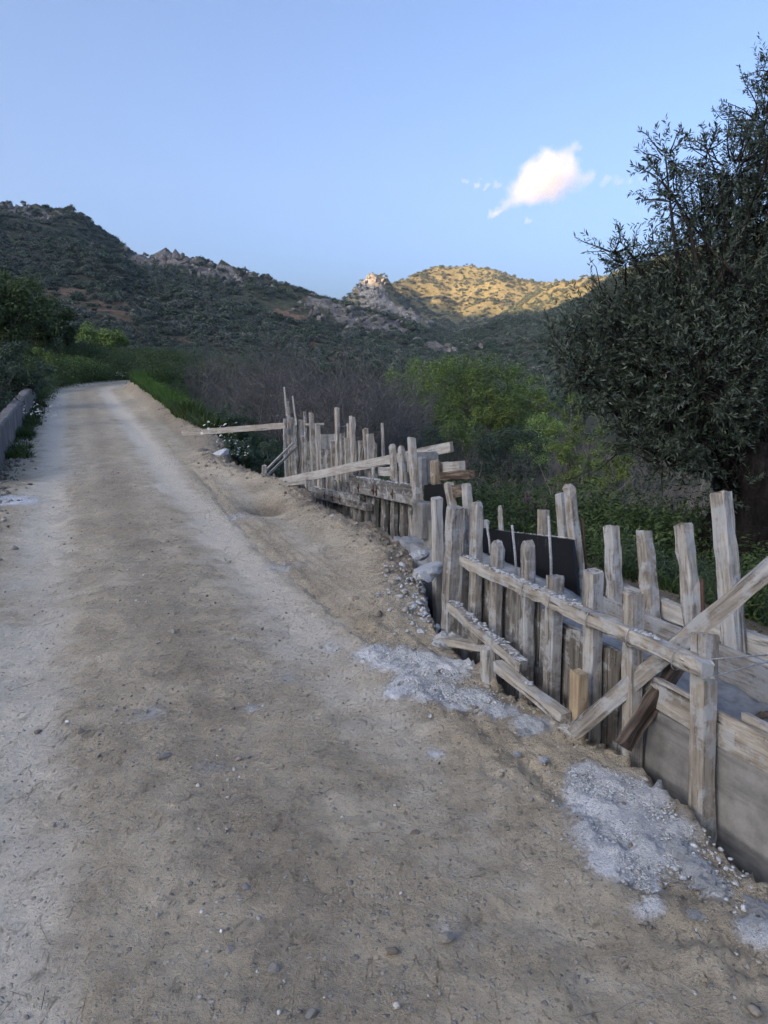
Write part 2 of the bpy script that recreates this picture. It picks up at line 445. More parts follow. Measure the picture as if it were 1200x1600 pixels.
def g_near(s, t):
    """ground height of the near place, in road coordinates"""
    sh = shift(t); q = s - sh
    z = zr(t) + 0 * s
    lip = s_lip(t)
    trench = np.interp(t, [-6, 1.0, 1.8, 2.6, 3.0, 4.3, 5.2, 7, 12.6, 14.5, 18, 30], [0.28, 0.28, 0.22, 0.2, 0.30, 0.45, 0.8, 1.0, 1.25, 1.0, 1.3, 1.8])
    width = np.interp(t, [0, 4, 6, 13, 18], [0.10, 0.16, 0.28, 0.45, 1.2])
    drop = sstep(0, 1, (q - lip) / width)
    back = sstep(3.30, 3.7, q - np.interp(t, [4, 6.5, 14], [0, 0.55, 0.9]))
    berm = np.exp(-((q - lip + 0.22) / 0.24) ** 2) * np.interp(t, [2, 4, 5, 9, 12, 20, 30], [0.0, 0.03, 0.10, 0.09, 0.07, 0.10, 0.2])
    valley = -0.16 * np.clip(q - 3.6, 0, 7) - 0.055 * np.clip(q - 10.6, 0, 14) - 0.12 * np.clip(t - 6, 0, 8) * sstep(3.4, 5, q) + 0.25 * np.exp(-((q - 3.6) / 0.5) ** 2) * (t < 6.2)
    right = z * (1 - sstep(3.5, 9, q)) + valley * sstep(3.2, 3.8, q)
    low = z - trench
    lowright = low * (1 - back) + right * back
    # the far road verge on the right is a grassy bank first
    zz = z + (np.minimum(lowright - z, 0) * drop) + berm
    bank = np.exp(-((q - 3.6) / 1.1) ** 2) * sstep(18, 24, t) * 0.55
    zz = zz + bank
    # left side: parapet on the verge, then a drop to scrub and rising ground
    left = sstep(-1.45, -2.6, q)
    zl = z - 1.6 * left + 0.10 * np.clip(-q - 6, 0, 22)
    zz = np.where(q < -1.3, zl, zz)
    zz = np.where((q < -1.3) & (t > 28), z - 1.6 * left * sstep(36, 28, t) + sstep(-1.4, -4, q) * 0.9 * sstep(28, 36, t), zz)
    # wheel ruts
    rut = np.exp(-((q + 0.30) / 0.30) ** 2) + np.exp(-((q - 1.27) / 0.27) ** 2)
    onroad = sstep(-1.3, -1.0, q) * (1 - sstep(-0.2, 0.0, q - lip))
    zz = zz - 0.030 * rut * onroad
    # the small pit dug in the bank
    px, pt = 2.12, 9.0
    zz = zz - 0.16 * np.exp(-(((q - px) / 0.30) ** 2 + ((t - pt) / 0.55) ** 2))
    return zz

def hill_pts(L):
    return np.array([(*(P(u, v, d) - (0, 0, 2.5)), r) for (u, v, d, r) in L])

HILLS = [hill_pts(L) for L in (   # sky-line points: photo bearing and height, distance of the ridge, reach of its slope in metres
    [(-900, 60, 470, 430), (-500, 190, 520, 430), (-200, 262, 600, 430), (0, 313, 640, 400), (60, 322, 640, 380), (130, 350, 620, 320), (190, 376, 600, 250), (225, 392, 580, 190)],
    [(-700, 170, 330, 260), (-300, 290, 350, 260), (0, 368, 380, 270), (80, 374, 390, 250), (160, 388, 410, 220), (230, 404, 440, 170)],
    [(225, 389, 590, 300), (255, 381, 600, 300), (280, 390, 590, 300), (330, 398, 570, 310), (400, 412, 550, 190), (450, 430, 530, 100), (485, 449, 510, 62), (503, 470, 500, 46), (518, 505, 480, 42), (545, 545, 430, 36), (575, 578, 380, 28)],
    [(470, 510, 1330, 260), (505, 476, 1300, 260), (540, 462, 1270, 260), (600, 440, 1260, 330), (622, 433, 1280, 380), (650, 421, 1330, 430), (690, 412, 1350, 450), (735, 409, 1350, 470), (770, 415, 1330, 450), (810, 428, 1300, 420), (868, 434, 1250, 380)],
    [(556, 445, 1190, 110), (566, 432, 1190, 120), (575, 421, 1190, 140), (586, 420, 1190, 150), (604, 426, 1200, 160)],
    [(560, 486, 1000, 190), (600, 464, 1000, 220), (640, 472, 980, 220), (680, 510, 900, 160)],
    [(840, 446, 1080, 260), (880, 434, 1000, 260), (950, 424, 950, 300), (1100, 400, 900, 330), (1400, 330, 900, 400)],
    [(2200, -100, 480, 330), (1500, 235, 520, 330), (1250, 320, 540, 330), (1060, 388, 560, 290), (950, 441, 580, 190), (900, 463, 580, 130), (860, 486, 570, 95), (800, 528, 530, 60), (740, 568, 470, 35)],
)]
HILLS.append(np.array([[-720, 860, 312., 430], [-700, 600, 322, 430], [-660, 300, 310, 420], [-640, 0, 285, 410], [-600, -200, 265, 400], [-480, -520, 215, 380], [-200, -760, 160, 380], [150, -860, 120, 350]]))  # unseen ridge left and behind, heights set to shade valley and lower slopes

def hills_h(x, y):
    best = np.zeros_like(x)
    fl = np.zeros_like(x)
    for pts in HILLS:
        hb = np.zeros_like(x)
        for a, b in zip(pts[:-1], pts[1:]):
            ab = b[:2] - a[:2]; L2 = ab @ ab
            q = np.clip(((x - a[0]) * ab[0] + (y - a[1]) * ab[1]) / L2, 0, 1)
            dx = x - (a[0] + q * ab[0]); dy = y - (a[1] + q * ab[1])
            zz = a[2] + q * (b[2] - a[2])
            dist = np.sqrt(dx * dx + dy * dy)
            f = np.clip(1 - dist / (a[3] + q * (b[3] - a[3])), 0, 1)
            hz = zz * f ** 1.18
            fl = np.where(hz > np.maximum(hb, best), 1 - f, fl)
            hb = np.maximum(hb, hz)
        k = 6.0
        hh = np.clip(0.5 + 0.5 * (hb - best) / k, 0, 1)
        best = best * (1 - hh) + hb * hh + k * hh * (1 - hh) * (hb > 3) * (best > 3)
    rv = np.abs(fbm(x * 0.009 + 3.1, y * 0.009, 3, 57))
    best = best * (1 + np.sin(np.clip(fl, 0, 1) * math.pi) * (rv * 0.55 - 0.16))
    gully = fbm(x * 0.011, y * 0.011, 5, 21) * 0.05 + fbm(x * 0.05, y * 0.05, 4, 33) * 0.018
    return best * (1 + gully) * sstep(35, 190, np.hypot(x, y))

def Zall(x, y):
    s, t = to_st(x, y)
    return g_near(s, np.maximum(t, -6)) + hills_h(x, y)

def Gp(u, v, dmax=160.0):                      # where a sight line meets the ground
    r = ray(u, v)
    k = np.concatenate([np.linspace(1.2, 40, 4000), np.linspace(40, dmax, 3000)])
    pts = np.array([0, 0, EYE])[None] + k[:, None] * r[None]
    below = pts[:, 2] < Zall(pts[:, 0], pts[:, 1])
    i = int(np.argmax(below)) if below.any() else len(k) - 1
    p = pts[i].copy(); p[2] = float(Zall(p[0:1], p[1:2])[0])
    return p
def gz(x, y): return float(Zall(np.array([x]), np.array([y]))[0])

def Hp(u, v):                                  # where a sight line meets the hills
    r = ray(u, v); k = np.linspace(60, 1900, 3600)
    pts = np.array([0, 0, EYE])[None] + k[:, None] * r[None]
    below = pts[:, 2] < Zall(pts[:, 0], pts[:, 1])
    return pts[int(np.argmax(below))] if below.any() else pts[-1]

# ------------------------------------------------------------------ hills
def grid_faces(ny, nx):
    i = np.arange((ny - 1) * (nx - 1)); r = i // (nx - 1); c = i % (nx - 1)
    a = r * nx + c
    return np.stack([a, a + 1, a + nx + 1, a + nx], 1)

ROCKS = [(240, 400, 60), (275, 405, 60), (310, 412, 55), (345, 425, 60), (370, 440, 40), (490, 462, 35), (500, 475, 30), (580, 436, 60), (570, 445, 50), (590, 470, 80), (620, 478, 80), (560, 490, 70), (645, 490, 60), (60, 335, 40), (20, 325, 30), (690, 545, 40), (530, 520, 20), (600, 500, 60)]
EARTHS = [(120, 455, 22), (150, 480, 26), (185, 495, 22), (105, 440, 14), (280, 530, 14), (450, 490, 20), (480, 515, 22), (510, 540, 22), (535, 560, 18), (760, 535, 30), (700, 545, 25)]
ROCK_P = [(Hp(u, v), r * 0.42) for u, v, r in ROCKS]
EARTH_P = [(Hp(u, v), r * 0.95) for u, v, r in EARTHS]
def blob_mask(x, y, L):
    m = np.zeros_like(x)
    for p, r in L:
        m = np.maximum(m, np.exp(-((x - p[0]) ** 2 + (y - p[1]) ** 2) / (r * r)))
    return m

def sunlit_dry_mask(x, y, z):                         # high far slopes: dry grass, lightened to paint in their sunlight
    return sstep(750, 950, np.hypot(x, y)) * sstep(60, 130, z)

def build_hills():
    ys = np.concatenate([np.arange(-1000, 60, 20.0), np.arange(60, 760, 5.0), np.arange(760, 1700, 8.0)])
    xs = np.concatenate([np.arange(-1100, -420, 12.0), np.arange(-420, 520, 5.0), np.arange(520, 1100, 12.0)])
    X, Y = np.meshgrid(xs, ys)
    Z = Zall(X, Y)
    rk = blob_mask(X, Y, ROCK_P)
    rr = np.clip(rk * 1.4, 0, 1); Z = Z + rr * (np.abs(fbm(X * 0.035, Y * 0.035, 4, 51, .7)) * 22 - 7)
    near = sstep(115, 70, np.hypot(X, Y))
    Z = Z - near * 4.0 - 0.25
    me = mesh_np('hills', np.stack([X, Y, Z], -1).reshape(-1, 3), grid_faces(len(ys), len(xs)), M['hill'], True)
    for nm, a in (('rock', rk), ('earth', blob_mask(X, Y, EARTH_P)), ('dry', sunlit_dry_mask(X, Y, Z))):
        at = me.attributes.new(nm, 'FLOAT', 'POINT'); at.data.foreach_set('value', a.ravel().astype(np.float32))
    o = link('hills', me); tag(o, 'scrub covered hills with rocky cliffs around the valley', 'hills', kind='structure')
build_hills()

# ------------------------------------------------------------------ near ground and road
def cem_list():
    L = []
    def c(u, v, r, a): L.append((Gp(u, v), r, a))
    for u, v, r in [(585, 1020, .12), (620, 1030, .15), (655, 1040, .17), (690, 1045, .16), (715, 1040, .10), (640, 1070, .12), (680, 1080, .13), (715, 1090, .12), (620, 1085, .07), (745, 1090, .10), (780, 1110, .10), (830, 1135, .09)]: c(u, v, r, 1.0)
    for u, v, r in [(920, 1215, .09), (950, 1230, .12), (990, 1245, .13), (930, 1260, .12), (970, 1280, .14), (1015, 1290, .14), (950, 1310, .12), (990, 1330, .13), (1040, 1320, .10), (960, 1350, .09), (1060, 1340, .07), (1090, 1365, .06), (1115, 1390, .05), (1030, 1215, .08), (1010, 1380, .05), (1185, 1460, .06), (905, 1235, .06)]: c(u, v, r, 1.05)
    for u, v, r, a in [(230, 1115, .12, .36), (445, 1060, .10, .36), (370, 805, .2, .42), (440, 885, .18, .42), (15, 782, .35, .9), (395, 1105, .06, .5), (680, 1180, .05, .6), (330, 1200, .09, .3), (1015, 1425, .05, .7), (890, 1145, .06, .9), (960, 1160, .05, .9), (520, 1010, .12, .36), (720, 1450, .10, .28)]: c(u, v, r, a)
    return L
CEM = cem_list()
def cement_mask(x, y):
    m = np.zeros_like(x)
    for p, r, a in CEM:
        m = np.maximum(m, a * np.exp(-(((x - p[0]) ** 2 + (y - p[1]) ** 2) / (r * r)) ** 1.2 * 0.9))
    return m

def build_ground():
    def geo(a, b, first, k):
        out = [a]; st = first
        while abs(out[-1] - a) < abs(b - a):
            out.append(out[-1] + math.copysign(st, b - a)); st *= k
        return np.array(out)
    s_mid = np.arange(-1.9, 3.7, 0.022)
    ss = np.concatenate([geo(-1.9, -170, 0.03, 1.11)[1:][::-1], s_mid, geo(s_mid[-1], 170, 0.03, 1.10)[1:]])
    tt = np.concatenate([geo(0.9, -40, 0.03, 1.15)[1:][::-1], np.arange(0.9, 5.2, 0.018), np.arange(5.2, 13, 0.04), geo(13, 180, 0.05, 1.022)[1:]])
    S, T = np.meshgrid(ss, tt)
    X, Y = to_xy(S, T)
    Z = Zall(X, Y)
    q = S - shift(T); lip = s_lip(T)
    road = sstep(-1.25, -0.95, q) * (1 - sstep(-0.12, 0.05, q - lip))
    edge = np.exp(-((q - lip + 0.12) / 0.28) ** 2)
    fade = np.exp(-np.hypot(X, Y) / 25)
    rough = 0.25 + 0.9 * edge + 0.5 * np.exp(-((q - 0.45) / 0.45) ** 2) * 0.5
    nA = fbm(X * 3.0, Y * 3.0, 4, 1); nB = fbm(X * 11, Y * 11, 4, 2); nC = np.abs(fbm(X * 26, Y * 26, 3, 3))
    Z = Z + (0.020 * nA + 0.015 * nB * (0.4 + rough) + 0.016 * nC * rough) * fade
    # tyre scuffs: shallow ridges along the road on its soft side
    sc = np.exp(-((q - 1.75) / 0.22) ** 2) * sstep(1.0, 3, T) * (1 - sstep(8, 14, T))
    chn = np.exp(-((q - 1.62) / 0.16) ** 2) * (1 - sstep(9, 13, T))
    Z = Z + 0.013 * sc * np.sin((q + 0.03 * nA) * 70) * (0.5 + 0.5 * nA) * fade + chn * (.022 * nB + .03 * nC - .008) * fade
    Z = Z - 0.020 * np.exp(-((q - 1.62 - 0.06 * np.sin(T * 0.7)) / 0.05) ** 2) * sstep(1.0, 2, T) * (1 - sstep(10, 14, T))
    cm = cement_mask(X, Y)
    Z = Z + np.clip(cm - 0.35, 0, 1) * (0.010 + 0.045 * np.clip(fbm(X * 19, Y * 19, 4, 9, .7) + .1, 0, 1))
    # clods on the slopes of the bank
    slope = sstep(-0.05, 0.05, q - lip) * (1 - sstep(0.5, 1.0, q - lip))
    Z = Z + slope * (0.07 * nB + 0.09 * nC) * fade + edge * sstep(4, 6, T) * (.05 * nB + .06 * nC - .02) * fade
    Z = Z - 6.0 * sstep(95, 140, np.hypot(X, Y))
    nD = fbm(X * .9, Y * .9, 4, 44)
    trk = np.exp(-np.abs((q + 0.34 + 0.07 * nA + .10 * nD) / 0.31) ** 2.2) * (0.88 + 0.35 * nA + .2 * nD) + np.exp(-np.abs((q - 1.27 + 0.08 * nA + .1 * nD) / 0.30) ** 2.2) * (0.95 + 0.4 * nA) * np.interp(T, [2, 3.2, 4.5, 9], [0.3, 0.6, 1.0, 1.0])
    trk = trk + 0.5 * np.exp(-((q - 2.0) / 0.2) ** 2) * sstep(5, 7, T) * (1 - sstep(10, 13, T))
    trk = np.clip(trk, 0, 1) * road
    pit = np.exp(-(((q - 2.12) / 0.33) ** 2 + ((T - 9.0) / 0.6) ** 2))
    soil = np.clip(np.maximum(sstep(-0.02, 0.12, q - lip) * 0.9, 0.85 * pit), 0, 1)
    soil = np.maximum(soil, 0.9 * (1 - sstep(-1.05, -0.75, q)) * (q > -1.4))
    soil = np.maximum(soil, 0.62 * np.exp(-((q - lip) / 0.40) ** 2) * sstep(4, 6, T))
    soil = np.maximum(soil, 0.44 * np.exp(-((q - 0.5) / 0.38) ** 2) + 0.15 * np.clip(nA, 0, 1))
    soil = np.maximum(soil, 0.5 * sstep(1.75, 2.1, q) * sstep(11, 15, T))
    soil = np.maximum(soil, 0.42 * np.exp(-((q - 1.66) / 0.15) ** 2) * (T < 12))
    grass = np.maximum(sstep(3.9, 4.8, q), sstep(-1.5, -2.0, q))
    grass = np.maximum(grass, sstep(2.5, 2.9, q) * sstep(17, 20, T))
    grass = np.maximum(grass, sstep(-1.15, -1.5, q) * sstep(26, 30, T))
    grass = np.maximum(grass, sstep(52, 60, T))
    V = np.stack([X, Y, Z], -1).reshape(-1, 3)
    F = grid_faces(len(tt), len(ss))
    isroad = ((q > -1.12) & (q < lip - 0.02) & (T < 58) & (T > -3)).ravel()
    fr = isroad[F].all(1)
    for nm, mask, lab in (('road', fr, 'pale dirt road with two packed wheel tracks'), ('ground', ~fr, 'earth banks and valley floor beside the road')):
        used = np.zeros(len(V), bool); used[F[mask].ravel()] = True
        idx = np.cumsum(used) - 1
        me = mesh_np(nm, V[used], idx[F[mask]], M['ground'], True)
        for an, a in (('track', trk), ('cement', cm), ('soil', soil), ('grass', grass)):
            at = me.attributes.new(an, 'FLOAT', 'POINT'); at.data.foreach_set('value', a.ravel()[used].astype(np.float32))
        tag(link(nm, me), lab, nm, kind='structure')
build_ground()

# ------------------------------------------------------------------ timber builder
def frame_from(p0, p1, xdir):
    z = Vector(p1) - Vector(p0); L = z.length; z.normalize()
    x = Vector(xdir); x = (x - z * x.dot(z)).normalized()
    y = z.cross(x)
    Mx = Matrix(((x.x, y.x, z.x, p0[0]), (x.y, y.y, z.y, p0[1]), (x.z, y.z, z.z, p0[2]), (0, 0, 0, 1)))
    return Mx, L

TDIR = (-ST, CT, 0)
NDIR = (CT, ST, 0)
TSEED = [100]
def timber(name, p0, p1, w, d, mat, parent=None, xdir=TDIR, rough=1.0, taper=0.0, round_top=False, step=0.10, bow=0.0):
    """a weathered board or post from p0 to p1: w along xdir, d across, chamfered, uneven, with worn ends"""
    TSEED[0] += 1
    rg = np.random.default_rng(TSEED[0])
    Mx, L = frame_from(p0, p1, xdir)
    n = max(3, int(L / step) + 1)
    ch = min(w, d) * (0.07 if not round_top else 0.2)
    a, b = w / 2, d / 2
    prof = np.array([(-a + ch, -b), (a - ch, -b), (a, -b + ch), (a, b - ch), (a - ch, b), (-a + ch, b), (-a, b - ch), (-a, -b + ch)])
    zs = list(np.linspace(0, L, n))
    cuts = [(z, 1.0) for z in zs]
    e = min(0.02, L * 0.05)
    cuts = [(0, 0.96)] + [(e, 1.0)] + cuts[1:-1]
    if round_top: cuts += [(L - 2.6 * e, 1.0), (L - 1.2 * e, 0.92), (L - 0.3 * e, 0.74), (L, 0.5)]
    else: cuts += [(L - 0.3 * e, 1.0), (L, 0.97)]
    V = []
    ph = rg.uniform(0, 6.28, 4)
    tilt = rg.uniform(-0.25, 0.25, 2)
    for i, (z, k) in enumerate(cuts):
        q = z / L
        sc = k * (1 - taper * q)
        wob = np.array([math.sin(z * 5 + ph[0]), math.sin(z * 6 + ph[1])]) * 0.0013 * rough + np.array([bow * math.sin(math.pi * q), 0])
        jit = rg.normal(0, 0.0022 * rough, (8, 2)); jit[1::2] += rg.normal(0, .0016 * rough, (4, 2))
        xy = prof * sc + wob + jit
        zz = np.full(8, z)
        if i == len(cuts) - 1 or i == 0: zz = zz + (xy @ tilt) * 0.7 + rg.normal(0, 0.003, 8)
        V += [(x, y, w_) for (x, y), w_ in zip(xy, zz)]
    F = []
    nr = len(cuts)
    for i in range(nr - 1):
        for k in range(8):
            F.append((i * 8 + k, i * 8 + (k + 1) % 8, (i + 1) * 8 + (k + 1) % 8, (i + 1) * 8 + k))
    F.append(tuple(range(7, -1, -1))); F.append(tuple((nr - 1) * 8 + k for k in range(8)))
    o = link(name, mesh_py(name, V, F, mat), parent)
    if parent is not None:
        LOCALM[o.name] = Matrix.Translation(-parent.location) @ Mx
        o.matrix_local = LOCALM[o.name]
    else: o.matrix_world = Mx
    return o

LOCALM = {}
def subpart(child, part):
    """hang a piece on a part of the same thing, keeping its place"""
    child.parent = part
    child.matrix_parent_inverse = LOCALM.get(part.name, Matrix()).inverted()
    return child

def rod(name, pts, r, mat, parent=None, sides=6):
    pts = [np.array(p, float) for p in pts]
    V = []; F = []
    for i, p in enumerate(pts):
        a = pts[min(i + 1, len(pts) - 1)] - pts[max(i - 1, 0)]
        a /= np.linalg.norm(a)
        h = np.array([1.0, 0, 0]) if abs(a[0]) < 0.8 else np.array([0, 1.0, 0])
        x = np.cross(a, h); x /= np.linalg.norm(x); y = np.cross(a, x)
        for k in range(sides):
            q = 2 * math.pi * k / sides
            V.append(p + r * (math.cos(q) * x + math.sin(q) * y))
    for i in range(len(pts) - 1):
        for k in range(sides):
            F.append((i * sides + k, i * sides + (k + 1) % sides, (i + 1) * sides + (k + 1) % sides, (i + 1) * sides + k))
    F.append(tuple(range(sides - 1, -1, -1))); F.append(tuple((len(pts) - 1) * sides + k for k in range(sides)))
    off = np.array(parent.location) if parent is not None else pts[0]
    o = link(name, mesh_py(name, [v - off for v in V], F, mat, True), parent)
    if parent is None: o.location = tuple(pts[0])
    return o

def lump_mesh(name, rg, mat, sub=2, flat=0.6, rough=0.28, freq=2.2, cuts=9):
    import bmesh
    bm = bmesh.new()
    bmesh.ops.create_icosphere(bm, subdivisions=sub, radius=1)
    off = rg.uniform(0, 50, 3)
    for v in bm.verts:
        c = v.co
        n = float(vnoise(np.array([c.x * freq + off[0] + c.z * 1.3]), np.array([c.y * freq + off[1] - c.z * 1.7]), 3)[0]) - 0.5
        n2 = float(vnoise(np.array([c.x * freq * 2.6 + off[2] + c.z * 3]), np.array([c.y * freq * 2.6 - c.z * 2]), 8)[0]) - 0.5
        v.co = c * (1 + rough * 2 * n + rough * n2)
    for _ in range(cuts):
        nv = Vector(rg.normal(0, 1, 3)).normalized(); dd = rg.uniform(.45, .82)
        for v in bm.verts:
            q = v.co.dot(nv)
            if q > dd: v.co -= nv * (q - dd)
    for v in bm.verts: v.co.z *= flat
    me = bpy.data.meshes.new(name); bm.to_mesh(me); bm.free()
    me.materials.append(mat)
    return me

def crust(name, pts, width, thick, parent, seed, dens=1.0):
    """lumpy cement spilled along a timber's top: a chain of small lumps joined"""
    rg = np.random.default_rng(seed)
    VV = []; FF = []; base = 0
    src = [lump_mesh('c', rg, M['cement'], 1, 0.55, 0.35) for _ in range(4)]
    data = []
    for m_ in src:
        v = np.empty(len(m_.vertices) * 3, np.float32); m_.vertices.foreach_get('co', v)
        f = np.array([p.vertices[:] for p in m_.polygons])
        data.append((v.reshape(-1, 3), f)); bpy.data.meshes.remove(m_)
    for a, b in zip(pts[:-1], pts[1:]):
        a = np.array(a); b = np.array(b); L = np.linalg.norm(b - a)
        side = np.cross(b - a, (0, 0, 1)); side /= np.linalg.norm(side)
        for k in range(int(L * 150 * dens)):
            q = rg.random()
            if vnoise(np.array([q * L * 6 + seed]), np.array([seed * 1.0]), 4)[0] < 0.36: continue
            r = thick * rg.uniform(0.35, 1.25)
            c = a + (b - a) * q + side * rg.normal(0, width * 0.26) 
            v, f = data[rg.integers(4)]
            an = rg.uniform(0, 6.28); ca, sa = math.cos(an), math.sin(an)
            vv = v * r * np.array([1.3, 1, 0.8]); vv = np.stack([vv[:, 0] * ca - vv[:, 1] * sa, vv[:, 0] * sa + vv[:, 1] * ca, vv[:, 2]], 1) + c
            VV.append(vv); FF.append(f + base); base += len(v)
    V = np.concatenate(VV); off = np.array(parent.location) if parent is not None else V.mean(0)
    o = link(name, mesh_np(name, V - off, np.concatenate(FF), M['cement']), parent)
    o['kind'] = 'stuff'
    if parent is None: o.location = tuple(off)
    return o

def down(p, z): return np.array([p[0], p[1], z])

# ------------------------------------------------------------------ near formwork, road side (plane s = 2.12)
S0 = 2.13
fw = empty('timber_formwork', W(S0, 3.0, -0.1), 'roadside timber formwork of upright posts, grey panels and one long cement-crusted rail', 'formwork')
POSTS = [  # top u,v  bottom u,v  width, depth, round top
    (1101, 990, 1095, 1300, .098, .09, False), (989, 926, 987, 1190, .085, .085, False), (927, 893, 924, 1120, .088, .085, False),
    (868, 900, 861, 1105, .085, .085, False), (825, 845, 823, 1085, .088, .085, True), (777, 845, 774, 1020, .085, .085, True),
    (746, 784, 741, 985, .088, .085, True)]
for k, (u0, v0, u1, v1, w, d, rt) in enumerate(POSTS):
    a = on_wall(u1, v1, S0); b = on_wall(u0, v0, S0)
    a = a + (b - a) / np.linalg.norm(b - a) * -0.12
    timber('post', a, b, w * .78, d * .74, M['wood'], fw, round_top=rt)
# rail nailed on the road side of the posts
RS = S0 - 0.066
ra = on_wall(1108, 1048, RS); rb = on_wall(716, 872, RS)
rl = timber('rail', ra, rb, .052, .062, M['wood'], fw, xdir=NDIR, step=0.06, rough=1.4)
subpart(crust('cement_crust', [ra + (0, 0, .033), rb + (0, 0, .033)], .05, .011, fw, 11, 1.4), rl)
# panels: tall rough boards between the posts further on, wide stained plywood at this end
tt0 = 2.42
rgp = np.random.default_rng(5)
t = tt0
while t < 4.1:
    wdt = rgp.uniform(.13, .19)
    a = W(S0 + .062, t + wdt / 2, -.35); b = W(S0 + .062 + rgp.uniform(-.004, .004), t + wdt / 2, .40 + rgp.uniform(-.02, .03) if t < 3.1 else .48)
    timber('board', a, b, wdt - .006, .022, M['wood_dark'], fw, rough=.6)
    t += wdt
timber('waler', W(S0 + .085, 2.40, .31), W(S0 + .085, 3.45, .33), .022, .15, M['wood_dark'], fw, xdir=NDIR, rough=.6)
for t0, t1 in ((0.2, 1.20), (1.21, 2.06), (2.07, 2.41)):
    timber('plywood_panel', W(S0 + .062, t0, .0), W(S0 + .062, t1, .0), .02, .46, M['panel'], fw, xdir=NDIR, rough=.3, step=.3)
timber('top_board', W(S0 + .06, 0.2, .300), W(S0 + .06, 2.06, .298), .026, .13, M['wood'], fw, xdir=NDIR, rough=.5)
timber('top_board', W(S0 + .06, 2.07, .300), W(S0 + .06, 2.41, .305), .026, .13, M['wood'], fw, xdir=NDIR, rough=.5)
timber('top_board', W(S0 + .088, 0.2, .345), W(S0 + .088, 1.96, .345), .022, .09, M['wood_pale'], fw, xdir=NDIR, rough=.5)
# twisted tie wire from the end post to the far side
wa = on_wall(1108, 1030, S0 - .03); wa2 = on_wall(1108, 1058, S0 - .03)
wc = W(2.55, 2.03, .55); wd = W(3.05, 2.15, .50)
tw = [wc + (wd - wc) * q + np.array([0, 0, .006 * math.sin(q * 60)]) for q in np.linspace(0, 1, 30)]
rod('tie_wire', [wa, wc] + tw[1:], .0028, M['wire'], fw, 5)
rod('tie_wire', [wa2, wc + (0, 0, -.004)], .0028, M['wire'], fw, 5)
for (u, v) in ((1062, 1030), (990, 997), (927, 968), (868, 941), (825, 921)):      # wire loops round the rail
    c = on_wall(u, v, RS)
    rod('tie_wire', [c + np.array([0, 0, .0]) + .038 * (math.cos(q) * np.array(NDIR) + math.sin(q) * np.array([0, 0, 1])) * (1 + .18 * abs(math.sin(2 * q))) for q in np.linspace(0, 6.28, 18)], .0025, M['wire'], fw, 5)

# ------------------------------------------------------------------ near formwork, valley side (s = 3.1)
S1 = 3.10
fb = empty('timber_formwork', W(S1, 3.4, 0.0), 'valley side formwork with tall leaning posts over two long planks beside the olive tree', 'formwork')
BPOSTS = [(1126, 770, 1150, 1040, .125, .11, False), (1068, 819, 1083, 985, .115, .10, False), (1005, 829, 1020, 980, .112, .10, False), (955, 821, 963, 965, .11, .10, False)]
for (u0, v0, u1, v1, w, d, rt) in BPOSTS:
    a = on_wall(u1, v1, S1); b = on_wall(u0, v0, S1 + .04)
    a = a + (b - a) / np.linalg.norm(b - a) * -0.10
    timber('post', a, b, w * .76, d * .72, M['wood'], fb, rough=1.7, taper=.08, step=.07)
opl = timber('outer_plank', W(S1 + .085, 0.9, .25), W(S1 + .085, 3.95, .25), .05, .11, M['wood_pale'], fb, xdir=NDIR)
timber('inner_plank', W(S1 - .075, 0.9, .155), W(S1 - .075, 3.95, .14), .03, .20, M['wood'], fb, xdir=NDIR, rough=.6)
timber('inner_panel', W(S1 - .07, 0.9, -.08), W(S1 - .07, 3.95, -.08), .02, .26, M['panel'], fb, xdir=NDIR, rough=.3, step=.3)
subpart(crust('cement_crust', [W(S1 + .085, 2.0, .307), W(S1 + .085, 3.9, .307)], .04, .010, fb, 12, .7), opl)

# black film-faced boards on the valley side further on, with the posts that hold them
bk = empty('timber_formwork', W(3.1, 4.9, 0.0), 'black film-faced board formwork held by posts behind the long rail', 'formwork')
def quad_sheet(name, tl, tr, br, bl, th, mat, parent, nx=10):
    tl, tr, br, bl = [np.array(p) for p in (tl, tr, br, bl)]
    n = np.cross(tr - tl, bl - tl); n /= np.linalg.norm(n)
    rg = np.random.default_rng(int(abs(tl[0]) * 1000))
    V = []
    for sgn in (0.5, -0.5):
        for j in range(3):
            for i in range(nx):
                q = i / (nx - 1); w = j / 2
                p = (tl * (1 - q) + tr * q) * (1 - w) + (bl * (1 - q) + br * q) * w
                V.append(p + n * th * sgn + np.array([0, 0, rg.normal(0, .004) if j == 0 and sgn > 0 else 0]))
    F = []; N = 3 * nx
    for j in range(2):
        for i in range(nx - 1):
            a = j * nx + i
            F.append((a, a + nx, a + nx + 1, a + 1)); F.append((N + a, N + a + 1, N + a + nx + 1, N + a + nx))
    for i in range(nx - 1):
        F.append((i, i + 1, N + i + 1, N + i)); b = 2 * nx + i; F.append((b, N + b, N + b + 1, b + 1))
    for j in range(2):
        a = j * nx; F.append((a, N + a, N + a + nx, a + nx)); a = j * nx + nx - 1; F.append((a, a + nx, N + a + nx, N + a))
    off = np.array(parent.location)
    return link(name, mesh_py(name, [v - off for v in V], F, mat), parent)
Q = lambda u, v, s=3.12: on_wall(u, v, s)
bb1 = quad_sheet('black_board', Q(800, 832, 3.13), Q(896, 843), Q(906, 938), Q(806, 890, 3.13), .02, M['black'], bk)
quad_sheet('black_board', Q(735, 822, 3.16), Q(798, 831, 3.14), Q(804, 888, 3.14), Q(738, 852, 3.16), .02, M['black'], bk)
